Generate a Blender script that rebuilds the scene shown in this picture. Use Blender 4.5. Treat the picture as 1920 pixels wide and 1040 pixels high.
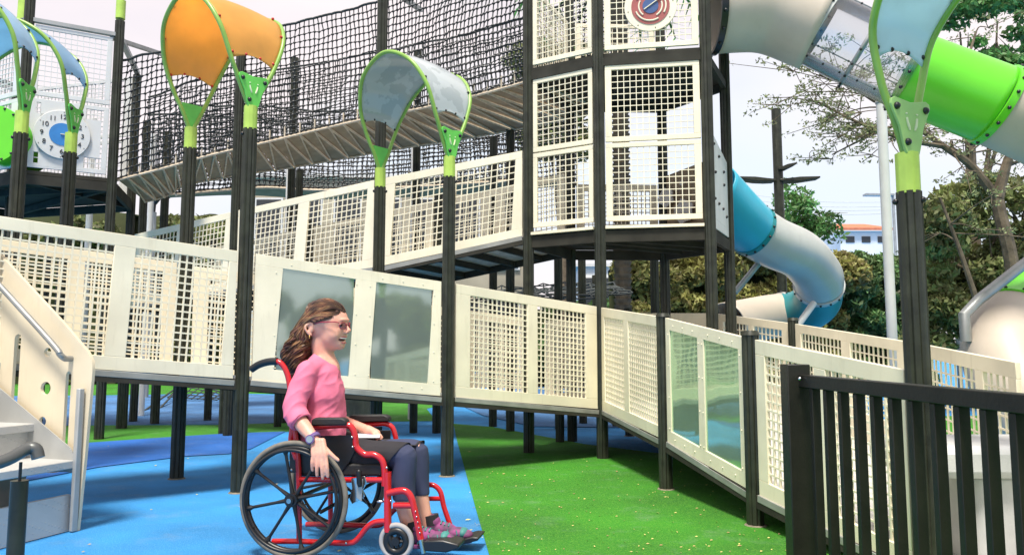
import bpy, bmesh, math, random
import numpy as np
from mathutils import Vector, Matrix, noise
for o in list(bpy.data.objects): bpy.data.objects.remove(o)
S = bpy.context.scene; C = S.collection
R = math.radians; PI = math.pi
random.seed(7); rng = np.random.default_rng(7)
# ---------------- camera, world, sun, exposure ----------------
CH, FPX, PITCH = 1.10, 1440.0, math.atan(140/1440)
cd = bpy.data.cameras.new('camera'); cam = bpy.data.objects.new('camera', cd); C.objects.link(cam)
cam.location = (0, 0, CH); cam.rotation_euler = (PI/2+PITCH, 0, 0)
cd.lens = 36*FPX/1920; cd.sensor_width = 36; cd.clip_end = 2000; cd.clip_start = .05
S.camera = cam
SUN_EL, SUN_AZ = R(66), R(192)      # azimuth clockwise from +Y
w = bpy.data.worlds.new("World"); S.world = w; w.use_nodes = True
nt = w.node_tree; N = nt.nodes; L = nt.links
bg = N['Background']; bg.inputs[1].default_value = .1
sky = N.new('ShaderNodeTexSky'); sky.sky_type = 'NISHITA'; sky.sun_disc = False
sky.sun_elevation = SUN_EL; sky.sun_rotation = SUN_AZ; sky.air_density = 1.3; sky.dust_density = 2
tc = N.new('ShaderNodeTexCoord'); nz = N.new('ShaderNodeTexNoise'); nz.inputs['Scale'].default_value = 1.6
nz.inputs['Detail'].default_value = 5; nz.inputs['Roughness'].default_value = .5
mp = N.new('ShaderNodeMapping'); mp.inputs['Scale'].default_value = (1, 1, 2.5)
cr = N.new('ShaderNodeValToRGB'); cr.color_ramp.elements[0].position = .32; cr.color_ramp.elements[0].color = (.62,.62,.62,1)
cr.color_ramp.elements[1].position = .6; cr.color_ramp.elements[1].color = (.97,.97,.97,1)
mx = N.new('ShaderNodeMix'); mx.data_type = 'RGBA'
cc = N.new('ShaderNodeValToRGB'); cc.color_ramp.elements[0].color = (6.1,5.5,5.55,1); cc.color_ramp.elements[1].color = (5.0,5.5,6.2,1)
cc.color_ramp.elements[0].position = .5; cc.color_ramp.elements[1].position = .68
nz2 = N.new('ShaderNodeTexNoise'); nz2.inputs['Scale'].default_value = 1.1; nz2.inputs['Detail'].default_value = 2
L.new(tc.outputs['Generated'], mp.inputs[0]); L.new(mp.outputs[0], nz.inputs['Vector']); L.new(mp.outputs[0], nz2.inputs['Vector'])
L.new(nz.outputs[0], cr.inputs[0]); L.new(cr.outputs[0], mx.inputs[0]); L.new(nz2.outputs[0], cc.inputs[0])
L.new(sky.outputs[0], mx.inputs[6]); L.new(cc.outputs[0], mx.inputs[7]); L.new(mx.outputs[2], bg.inputs[0])
sd = bpy.data.lights.new('sun', 'SUN'); sd.energy = 3.3; sd.angle = R(12); sd.color = (1, .95, .86)
sun = bpy.data.objects.new('sun', sd); C.objects.link(sun)
sun.rotation_euler = Vector((math.sin(SUN_AZ)*math.cos(SUN_EL), math.cos(SUN_AZ)*math.cos(SUN_EL), math.sin(SUN_EL))).to_track_quat('Z', 'Y').to_euler()
vs = S.view_settings; vs.view_transform = 'Standard'; vs.look = 'None'; vs.gamma = 1; vs.exposure = .85
S.cycles.max_bounces = 8; S.cycles.transparent_max_bounces = 24
# ---------------- helpers ----------------
def ray(px, py):
    return Vector(((px-960), FPX*math.cos(PITCH)-(520-py)*math.sin(PITCH), FPX*math.sin(PITCH)+(520-py)*math.cos(PITCH)))
def P(px, py, Y): r = ray(px, py); r = r*(Y/r.y); return Vector((r.x, r.y, r.z+CH))
def G(px, py, z=0): r = ray(px, py); r = r*((z-CH)/r.z); return Vector((r.x, r.y, z))
def link(n, c): L_ = n.links; return L_
def mat(name, col, rough=.5, metal=0, var=.12, vscale=6, bump=0, bscale=60, trans=0, coat=0, spec=.5, col2=None, isl=0, translu=0, emit=0, alpha=1, contrast=(.35,.65)):
    m = bpy.data.materials.new(name); m.use_nodes = True; t = m.node_tree; n = t.nodes; l = t.links
    b = n['Principled BSDF']; b.inputs['Roughness'].default_value = rough; b.inputs['Metallic'].default_value = metal
    b.inputs['Specular IOR Level'].default_value = spec; b.inputs['Coat Weight'].default_value = coat
    b.inputs['Transmission Weight'].default_value = trans; b.inputs['Alpha'].default_value = alpha
    g = n.new('ShaderNodeTexCoord'); no = n.new('ShaderNodeTexNoise'); no.inputs['Scale'].default_value = vscale; no.inputs['Detail'].default_value = 6
    r = n.new('ShaderNodeValToRGB'); c = Vector(col)
    c2 = Vector(col2) if col2 else c*(1-var)
    c1 = c if col2 else c*(1+var*.6)
    r.color_ramp.elements[0].color = (*c2, 1); r.color_ramp.elements[1].color = (*c1, 1)
    r.color_ramp.elements[0].position = contrast[0]; r.color_ramp.elements[1].position = contrast[1]
    l.new(g.outputs['Object'], no.inputs['Vector']); l.new(no.outputs[0], r.inputs[0]); out = r.outputs[0]
    if isl:
        ge = n.new('ShaderNodeNewGeometry'); hs = n.new('ShaderNodeHueSaturation'); ma = n.new('ShaderNodeMapRange')
        ma.inputs['To Min'].default_value = 1-isl; ma.inputs['To Max'].default_value = 1+isl
        l.new(ge.outputs['Random Per Island'], ma.inputs[0]); l.new(ma.outputs[0], hs.inputs['Value']); l.new(out, hs.inputs['Color'])
        m2 = n.new('ShaderNodeMapRange'); m2.inputs['To Min'].default_value = .47; m2.inputs['To Max'].default_value = .53
        l.new(ge.outputs['Random Per Island'], m2.inputs[0]); l.new(m2.outputs[0], hs.inputs['Hue']); out = hs.outputs[0]
    l.new(out, b.inputs['Base Color'])
    if bump:
        nb = n.new('ShaderNodeTexNoise'); nb.inputs['Scale'].default_value = bscale; nb.inputs['Detail'].default_value = 4
        bu = n.new('ShaderNodeBump'); bu.inputs['Strength'].default_value = bump; bu.inputs['Distance'].default_value = .01
        l.new(g.outputs['Object'], nb.inputs['Vector']); l.new(nb.outputs[0], bu.inputs['Height']); l.new(bu.outputs[0], b.inputs['Normal'])
    if translu:
        tr = n.new('ShaderNodeBsdfTranslucent'); ms = n.new('ShaderNodeMixShader'); ms.inputs[0].default_value = translu
        l.new(out, tr.inputs[0]); l.new(b.outputs[0], ms.inputs[1]); l.new(tr.outputs[0], ms.inputs[2]); l.new(ms.outputs[0], n['Material Output'].inputs[0])
    return m
def smooth(pts, k=6, closed=False):
    p = [Vector(q) for q in pts]; n = len(p); o = []
    for i in range(n if closed else n-1):
        a, b, c, d = (p[(i-1)%n] if closed or i else p[0]*2-p[1]), p[i], p[(i+1)%n], (p[(i+2)%n] if closed or i+2 < n else p[-1]*2-p[-2])
        for j in range(k):
            t = j/k; o.append(.5*((2*b)+(c-a)*t+(2*a-5*b+4*c-d)*t*t+(3*b-a-3*c+d)*t**3))
    if not closed: o.append(p[-1])
    return o
def lerp(a, b, t): return a+(b-a)*t
class MB:
    def __init__(s): s.v = []; s.f = []
    def quad8(s, c):
        i = len(s.v); s.v += [tuple(q) for q in c]
        for f in ((0,3,2,1),(4,5,6,7),(0,1,5,4),(1,2,6,5),(2,3,7,6),(3,0,4,7)): s.f.append([i+k for k in f])
        return s
    def box(s, c, d, x=Vector((1,0,0)), y=Vector((0,1,0)), z=Vector((0,0,1))):
        c = Vector(c); x, y, z = [Vector(a)*(b/2) for a, b in zip((x, y, z), d)]
        return s.quad8([c-x-y-z, c+x-y-z, c+x+y-z, c-x+y-z, c-x-y+z, c+x-y+z, c+x+y+z, c-x+y+z])
    def beam(s, a, b, wd, h, up=Vector((0,0,1))):
        a = Vector(a); b = Vector(b); d = (b-a); ln = d.length; d.normalize(); x = d.cross(up).normalized(); u = x.cross(d)
        return s.box((a+b)/2, (ln, wd, h), d, x, u)
    def tube(s, pts, r, n=10, cap=True, closed=False, prof=None):
        pts = [Vector(p) for p in pts]; m = len(pts)
        rr = r if isinstance(r, (list, tuple)) else [r]*m
        t0 = (pts[1]-pts[0]).normalized(); ref = Vector((0,0,1)) if abs(t0.z) < .9 else Vector((0,1,0))
        nx = t0.cross(ref).normalized(); base = len(s.v)
        for i in range(m):
            if closed: t = (pts[(i+1)%m]-pts[i-1])
            else: t = pts[min(i+1, m-1)]-pts[max(i-1, 0)]
            t.normalize(); nx = (nx-t*nx.dot(t)).normalized(); ny = t.cross(nx)
            for k in range(n):
                a = 2*PI*k/n; q = prof[k] if prof else 1
                s.v.append(tuple(pts[i]+(nx*math.cos(a)+ny*math.sin(a))*rr[i]*q))
        for i in range(m if closed else m-1):
            j = (i+1) % m
            for k in range(n): s.f.append([base+i*n+k, base+i*n+(k+1)%n, base+j*n+(k+1)%n, base+j*n+k])
        if cap and not closed:
            s.f.append([base+k for k in range(n)][::-1]); s.f.append([base+(m-1)*n+k for k in range(n)])
        return s
    def cyl(s, a, b, r, n=16, r2=None, prof=None): return s.tube([a, b], [r, r if r2 is None else r2], n, prof=prof)
    def ball(s, c, r, n=10, m=6, sc=(1,1,1), M=None):
        c = Vector(c); base = len(s.v)
        for i in range(m+1):
            th = PI*i/m
            for k in range(n):
                a = 2*PI*k/n; q = Vector((math.sin(th)*math.cos(a)*sc[0], math.sin(th)*math.sin(a)*sc[1], math.cos(th)*sc[2]))*r
                if M: q = M@q
                s.v.append(tuple(c+q))
        for i in range(m):
            for k in range(n): s.f.append([base+i*n+k, base+(i+1)*n+k, base+(i+1)*n+(k+1)%n, base+i*n+(k+1)%n])
        return s
    def prism(s, poly, d):   # closed polygon of points, extruded by vector d
        i = len(s.v); n = len(poly); s.v += [tuple(p) for p in poly]+[tuple(Vector(p)+d) for p in poly]
        s.f.append([i+k for k in range(n)][::-1]); s.f.append([i+n+k for k in range(n)])
        for k in range(n): s.f.append([i+k, i+(k+1)%n, i+n+(k+1)%n, i+n+k])
        return s
    def sheet(s, grid, th=0):    # grid[i][j] points
        a, b = len(grid), len(grid[0]); i0 = len(s.v)
        for row in grid: s.v += [tuple(p) for p in row]
        for i in range(a-1):
            for j in range(b-1): s.f.append([i0+i*b+j, i0+(i+1)*b+j, i0+(i+1)*b+j+1, i0+i*b+j+1])
        return s
    def build(s, name, m, parent=None, sm=True, bevel=0, solid=0, fix=True):
        me = bpy.data.meshes.new(name)
        org = Vector((0,0,0))
        if parent is not None:
            r = parent
            while r.parent: r = r.parent
            org = Vector(r.location)
        v = np.array(s.v, dtype=np.float64)-np.array(org)
        me.from_pydata(v.tolist(), [], s.f); me.validate()
        if fix and len(s.f) < 60000:
            bm = bmesh.new(); bm.from_mesh(me); bmesh.ops.remove_doubles(bm, verts=bm.verts, dist=1e-6) if fix == 2 else None
            bmesh.ops.recalc_face_normals(bm, faces=bm.faces); bm.to_mesh(me); bm.free()
        me.materials.append(m)
        if sm:
            me.polygons.foreach_set('use_smooth', [True]*len(me.polygons)); me.set_sharp_from_angle(angle=R(38))
        o = bpy.data.objects.new(name, me); C.objects.link(o)
        if parent is not None: o.parent = parent
        if bevel:
            b = o.modifiers.new('bevel', 'BEVEL'); b.width = bevel; b.segments = 2; b.limit_method = 'ANGLE'
        if solid:
            b = o.modifiers.new('solid', 'SOLIDIFY'); b.thickness = solid; b.offset = 0
        return o
def thing(name, label, cat, loc=(0,0,0), group=None):
    o = bpy.data.objects.new(name, None); C.objects.link(o); o.location = loc; o.empty_display_size = .1
    o['label'] = label; o['category'] = cat
    if group: o['group'] = group
    return o
def struct(o, kind='structure'): o['kind'] = kind; return o
def tag(o, label, cat, group=None):
    o['label'] = label; o['category'] = cat
    if group: o['group'] = group
    return o
Z = Vector((0,0,1))
# ---------------- materials ----------------
M = {}
M['cream'] = mat('cream_panel', (.84,.765,.575), .42, var=.10, vscale=2.3, bump=.08, bscale=160)
M['tan'] = mat('tan_board', (.72,.61,.43), .45, var=.10, vscale=2.3, bump=.08, bscale=160)
M['lattice'] = M['cream']
M['white'] = mat('pale_panel', (.62,.62,.60), .45, var=.08, vscale=3)
M['post'] = mat('dark_post', (.024,.027,.016), .40, var=.4, vscale=9, bump=.08, spec=.45)
M['steel'] = mat('grey_steel', (.36,.37,.36), .42, .5, var=.15, vscale=5)
M['edge'] = mat('deck_edge', (.34,.34,.31), .5, .3, var=.2, vscale=5)
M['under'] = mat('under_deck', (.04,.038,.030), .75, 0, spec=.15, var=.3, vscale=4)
M['decktop'] = mat('deck_top', (.52,.50,.47), .6, var=.2, vscale=14, bump=.5, bscale=90)
M['limetube'] = mat('lime_tube', (.24,.42,.07), .35, var=.12, vscale=6)
M['lime'] = mat('lime_collar', (.42,.60,.10), .45, var=.12, vscale=9)
M['plate'] = mat('green_plate', (.13,.55,.08), .4, var=.12, vscale=6)
M['plate2'] = mat('pale_green_plate', (.30,.52,.16), .4, var=.1, vscale=6)
M['mark'] = mat('pale_marking', (.70,.74,.48), .5)
M['bolt'] = mat('black_bolt', (.012,.012,.013), .35)
M['redbolt'] = mat('red_bolt', (.55,.02,.015), .35)
M['rivet'] = mat('rivet', (.18,.17,.15), .35, .8)
M['orange'] = mat('orange_sheet', (.95,.58,.17), .3, var=.10, vscale=3, translu=.62)
M['bluesheet'] = mat('blue_sheet', (.42,.64,.78), .2, var=.14, vscale=2.2, translu=.55)
M['paleblue'] = mat('pale_blue_sheet', (.62,.78,.86), .10, var=.10, vscale=4, translu=.6)
M['camo'] = mat('mottled_sheet', (.50,.54,.55), .10, var=.5, vscale=5, col2=(.41,.45,.46), translu=.12, contrast=(.49,.51))
M['rope'] = mat('rope', (.035,.045,.045), .7, var=.3, vscale=30)
M['knot'] = mat('net_knot', (.012,.013,.014), .5)
M['board'] = mat('walk_board', (.33,.25,.165), .6, var=.2, vscale=5)
M['cable'] = mat('cable', (.60,.50,.37), .6, var=.2, vscale=20)
M['cyan'] = mat('cyan_plastic', (.03,.40,.56), .32, var=.08, vscale=2)
M['teal'] = mat('teal_plastic', (.012,.22,.24), .35, var=.08, vscale=2)
M['greypl'] = mat('grey_plastic', (.47,.48,.46), .32, var=.08, vscale=2)
M['beigepl'] = mat('beige_plastic', (.50,.43,.35), .48, var=.08, vscale=2)
M['greenpl'] = mat('green_plastic', (.13,.60,.025), .28, var=.08, vscale=2)
M['hedge'] = mat('hedge_leaf', (.42,.38,.12), .6, col2=(.17,.17,.05), vscale=.9, isl=.55, translu=.3)
M['hedge2'] = mat('ivy_leaf', (.16,.28,.09), .6, col2=(.07,.12,.045), vscale=.9, isl=.5, translu=.3)
M['leafd'] = mat('dark_leaf', (.27,.30,.10), .6, col2=(.085,.095,.035), vscale=.9, isl=.5, translu=.25)
M['leafg'] = mat('green_leaf', (.15,.33,.09), .55, col2=(.07,.16,.05), vscale=.8, isl=.5, translu=.35)
M['leafo'] = mat('olive_leaf', (.32,.34,.16), .6, col2=(.15,.18,.08), vscale=.8, isl=.5, translu=.3)
M['bark'] = mat('bark', (.13,.10,.065), .85, var=.4, vscale=8, bump=.6, bscale=25)
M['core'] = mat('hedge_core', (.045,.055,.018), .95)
M['skin'] = mat('skin', (.74,.40,.29), .5, vscale=9, col2=(.68,.31,.22), bump=.05, bscale=300)
M['skin'].node_tree.nodes['Principled BSDF'].inputs['Subsurface Weight'].default_value = .15
M['skin'].node_tree.nodes['Principled BSDF'].inputs['Subsurface Scale'].default_value = .02
M['skin'].node_tree.nodes['Principled BSDF'].inputs['Subsurface Radius'].default_value = (1, .35, .2)
M['shirt'] = mat('pink_jersey', (.74,.17,.27), .85, var=.12, vscale=7, bump=.25, bscale=250)
M['skirt'] = mat('charcoal_cloth', (.020,.018,.022), .85, var=.2, vscale=8, bump=.3, bscale=200)
M['leggings'] = mat('navy_leggings', (.036,.044,.095), .8, var=.12, vscale=8, bump=.2, bscale=250)
M['hair'] = mat('brown_hair', (.13,.055,.03), .45, var=.4, vscale=14, isl=.45)
M['red'] = mat('red_paint', (.50,.008,.012), .22, var=.06, coat=.5)
M['blackpl'] = mat('black_plastic', (.010,.010,.011), .38)
M['vinyl'] = mat('black_vinyl', (.012,.011,.011), .6, bump=.2, bscale=120)
M['tyre'] = mat('tan_tyre', (.17,.15,.12), .75, var=.2, vscale=20)
M['greytyre'] = mat('grey_tyre', (.36,.34,.33), .7)
M['chrome'] = mat('chrome', (.6,.6,.6), .18, 1)
M['skinlip'] = mat('lip', (.55,.14,.13), .4)
M['mouth'] = mat('mouth', (.06,.010,.010), .5)
M['tooth'] = mat('tooth', (.8,.76,.68), .3)
M['eye'] = mat('eye_white', (.75,.73,.70), .2)
M['iris'] = mat('iris', (.03,.015,.008), .2)
M['magenta'] = mat('magenta_frame', (.34,.012,.045), .3)
M['purple'] = mat('purple_strap', (.16,.10,.26), .5)
M['watch'] = mat('watch_face', (.28,.32,.34), .2)
M['shoe'] = mat('shoe_magenta', (.30,.05,.19), .75, col2=(.09,.05,.09), vscale=22)
M['shoeteal'] = mat('shoe_teal', (.05,.22,.20), .6)
M['gold'] = mat('gold', (.7,.45,.15), .25, 1)
def glassmat(name, tint, rough, fac):
    m = bpy.data.materials.new(name); m.use_nodes = True; n = m.node_tree.nodes; l = m.node_tree.links
    n.remove(n['Principled BSDF']); gl = n.new('ShaderNodeBsdfGlossy'); gl.inputs['Roughness'].default_value = rough
    gl.inputs['Color'].default_value = (.95,.95,.95,1)
    tr = n.new('ShaderNodeBsdfTransparent'); tr.inputs[0].default_value = (*tint, 1); fr = n.new('ShaderNodeFresnel'); fr.inputs[0].default_value = 1.15 if 'lens' in name else 1.5
    ad = n.new('ShaderNodeMath'); ad.operation = 'ADD'; ad.use_clamp = True; ad.inputs[1].default_value = fac
    ms = n.new('ShaderNodeMixShader'); l.new(fr.outputs[0], ad.inputs[0]); l.new(ad.outputs[0], ms.inputs[0])
    l.new(tr.outputs[0], ms.inputs[1]); l.new(gl.outputs[0], ms.inputs[2]); l.new(ms.outputs[0], n['Material Output'].inputs[0]); return m
M['clear'] = glassmat('clear_plastic', (.86,.88,.89), .25, .07)
M['lens'] = glassmat('spectacle_lens', (.84,.80,.84), .02, .0)
def panemat(name, tint, wav):
    m = mat(name, tint, .05, metal=.64, var=.06, vscale=2)
    t = m.node_tree; n = t.nodes; l = t.links; b = n['Principled BSDF']
    g = n.new('ShaderNodeTexCoord'); no = n.new('ShaderNodeTexNoise'); no.inputs['Scale'].default_value = 3.2; no.inputs['Detail'].default_value = 1
    bu = n.new('ShaderNodeBump'); bu.inputs['Strength'].default_value = wav; bu.inputs['Distance'].default_value = .05
    l.new(g.outputs['Object'], no.inputs['Vector']); l.new(no.outputs[0], bu.inputs['Height']); l.new(bu.outputs[0], b.inputs['Normal']); return m
M['pane'] = panemat('mirror_pane', (.38,.46,.41), .02)
M['panegreenrefl'] = panemat('green_reflection_pane', (.44,.64,.45), .07)  # green tint painted in for the reflection of the green floor

def bolts(par, pts, r, m, name='bolt', seg=(10,6)):
    rt = par
    while rt.parent: rt = rt.parent
    mb = MB().ball((0,0,0), r, *seg); me = bpy.data.meshes.new(name); me.from_pydata(mb.v, [], mb.f); me.materials.append(m)
    me.polygons.foreach_set('use_smooth', [True]*len(me.polygons))
    for p in pts:
        o = bpy.data.objects.new(name, me); C.objects.link(o); o.parent = par; o.location = Vector(p)-rt.location

def weather(m, amt=.35, col=(.42,.36,.24)):
    t = m.node_tree; n = t.nodes; l = t.links; b = n['Principled BSDF']; src = b.inputs['Base Color'].links[0].from_socket
    g = n.new('ShaderNodeTexCoord'); mp_ = n.new('ShaderNodeMapping'); mp_.inputs['Scale'].default_value = (9,9,1.1)
    no = n.new('ShaderNodeTexNoise'); no.inputs['Scale'].default_value = 1.5; no.inputs['Detail'].default_value = 8; no.inputs['Roughness'].default_value = .7
    r = n.new('ShaderNodeValToRGB'); r.color_ramp.elements[0].position = .55; r.color_ramp.elements[0].color = (0,0,0,1); r.color_ramp.elements[1].position = .8; r.color_ramp.elements[1].color = (amt,amt,amt,1)
    x = n.new('ShaderNodeMix'); x.data_type = 'RGBA'; x.inputs[7].default_value = (*col,1)
    l.new(g.outputs['Object'], mp_.inputs[0]); l.new(mp_.outputs[0], no.inputs['Vector']); l.new(no.outputs[0], r.inputs[0]); l.new(r.outputs[0], x.inputs[0]); l.new(src, x.inputs[6]); l.new(x.outputs[2], b.inputs['Base Color'])
for k in ('cream','tan','white'): weather(M[k])
weather(M['post'], .6, (.09,.085,.07)); weather(M['greypl'], .25, (.3,.29,.25)); weather(M['beigepl'], .25, (.33,.28,.2)); weather(M['orange'], .3, (.7,.42,.2))
# ---------------- ground ----------------
def rubber(name, col, spec):
    m = mat(name, col, .85, var=.3, vscale=1.1, bump=1.0, bscale=150)
    t = m.node_tree; n = t.nodes; l = t.links; b = n['Principled BSDF']; src = b.inputs['Base Color'].links[0].from_socket
    g = n.new('ShaderNodeTexCoord'); v = n.new('ShaderNodeTexNoise'); v.inputs['Scale'].default_value = 85; v.inputs['Detail'].default_value = 8; v.inputs['Roughness'].default_value = .75
    r = n.new('ShaderNodeValToRGB'); r.color_ramp.elements[0].position = .50; r.color_ramp.elements[1].position = .72
    r.color_ramp.elements[0].color = (0,0,0,1)
    mx = n.new('ShaderNodeMix'); mx.data_type = 'RGBA'; mx.inputs[7].default_value = (*spec, 1)
    l.new(g.outputs['Object'], v.inputs['Vector']); l.new(v.outputs[0], r.inputs[0]); l.new(r.outputs[0], mx.inputs[0]); l.new(src, mx.inputs[6]); 
    # worn, dusty patches
    d = n.new('ShaderNodeTexNoise'); d.inputs['Scale'].default_value = 2.7; d.inputs['Detail'].default_value = 9; d.inputs['Roughness'].default_value = .72
    dr = n.new('ShaderNodeValToRGB'); dr.color_ramp.elements[0].position = .54; dr.color_ramp.elements[0].color = (0,0,0,1); dr.color_ramp.elements[1].position = .78; dr.color_ramp.elements[1].color = (.30,.30,.30,1)
    m3 = n.new('ShaderNodeMix'); m3.data_type = 'RGBA'; m3.inputs[7].default_value = (.30,.33,.30,1)
    l.new(g.outputs['Object'], d.inputs['Vector']); l.new(d.outputs[0], dr.inputs[0]); l.new(dr.outputs[0], m3.inputs[0]); l.new(mx.outputs[2], m3.inputs[6]); l.new(m3.outputs[2], b.inputs['Base Color'])
    return m
M['blue'] = rubber('blue_rubber', (.025,.25,.60), (.11,.40,.68))
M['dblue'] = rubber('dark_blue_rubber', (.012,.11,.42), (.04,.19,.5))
M['gblue'] = rubber('grey_blue_rubber', (.05,.16,.36), (.12,.24,.42))
M['grass'] = rubber('green_rubber', (.024,.195,.003), (.14,.37,.02))
def flat(name, poly, z, m, k=4):
    p = smooth([Vector((q[0], q[1], z)) for q in poly], k, True) if k > 1 else [Vector((q[0], q[1], z)) for q in poly]
    mb = MB(); mb.v = [tuple(q) for q in p]; mb.f = [list(range(len(p)))]
    o = mb.build(name, m, sm=False, fix=False)
    bm = bmesh.new(); bm.from_mesh(o.data)
    bmesh.ops.triangulate(bm, faces=bm.faces)
    for f in bm.faces:
        if f.normal.z < 0: f.normal_flip()
    bm.to_mesh(o.data); bm.free(); return struct(o)
flat('ground', [(-300,-60),(300,-60),(300,600),(-300,600)], 0, M['blue'], 1)
def gp(lst): return [G(a, b) for a, b in lst]
flat('green_rubber_lawn', gp([(1500,873),(1240,850),(1095,832),(923,800),(850,794),(858,831),(892,954),(917,1040),(990,1380)])+[Vector((.3,-9,0)),Vector((18,-12,0)),Vector((11,5.4,0))], .004, M['grass'], 1)
flat('green_rubber_strip', gp([(-300,812),(60,799),(185,797),(430,796),(535,792),(640,789),(640,803),(535,809),(425,813),(330,819),(185,829),(60,838),(-300,862)]), .004, M['grass'], 1)
flat('green_rubber_patch', gp([(642,789),(680,757),(760,748),(846,738),(880,733),(862,752),(800,766),(818,789),(735,790)]), .004, M['grass'], 1)
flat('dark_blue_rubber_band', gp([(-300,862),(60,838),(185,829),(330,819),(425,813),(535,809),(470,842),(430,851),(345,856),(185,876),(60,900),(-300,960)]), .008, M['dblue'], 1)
flat('far_blue_rubber_band', gp([(-500,748),(185,742),(420,738),(660,744),(640,770),(560,793),(430,795),(185,796),(-500,811)]), .004, M['gblue'], 1)
flat('far_green_rubber_band', gp([(-900,714),(900,706),(1000,712),(860,727),(660,741),(420,737),(185,741),(-900,749)]), .004, M['grass'], 1)
flat('far_blue_rubber_patch', gp([(880,738),(1000,724),(1300,728),(1500,760),(1500,800),(1400,815),(1240,803),(1000,800),(905,779),(868,762)]), .012, M['gblue'], 1)
flat('far_green_rubber_patch', gp([(1760,780),(2300,770),(2300,860),(1760,850)]), .004, M['grass'], 1)
mb = MB()
for i in range(420):
    px, py = random.uniform(880, 1500), 850+190*random.random()**.7
    if i % 3 == 0: px, py = random.uniform(0, 2000), random.uniform(800, 1060)
    c = G(px, py); a = random.random()*PI; d = Vector((math.cos(a), math.sin(a), 0)); e = Vector((-d.y, d.x, 0)); s_ = random.uniform(.005, .013)*(1.9 if i % 9 == 0 else 1)
    c.z = .009; k = len(mb.v)
    mb.v += [tuple(c-d*s_), tuple(c+e*s_*.45+Z*.004), tuple(c+d*s_+Z*.002), tuple(c-e*s_*.45)]; mb.f.append([k,k+1,k+2,k+3])
M['dry'] = mat('dry_leaf', (.42,.34,.12), .8, isl=.5)
o = mb.build('fallen_leaves', M['dry'], sm=False, fix=False); o['kind'] = 'stuff'
# ---------------- posts ----------------
FL = [(.84 if k % 4 == 0 else 1.0) for k in range(32)]
def post_mb(p, z0, z1, r=.058):
    mb = MB().cyl((p[0], p[1], z0), (p[0], p[1], z1), r, 32, prof=FL); return mb
def base_plate(p, par, r=.058):
    MB().cyl((p[0], p[1], .004), (p[0], p[1], .02), r*1.35, 24).build('base_flange', M['post'], par)
def cap(p, z, par, r=.058):
    MB().cyl((p[0], p[1], z), (p[0], p[1], z+.03), r*1.12, 24, r*.9).build('post_cap', M['post'], par)
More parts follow.
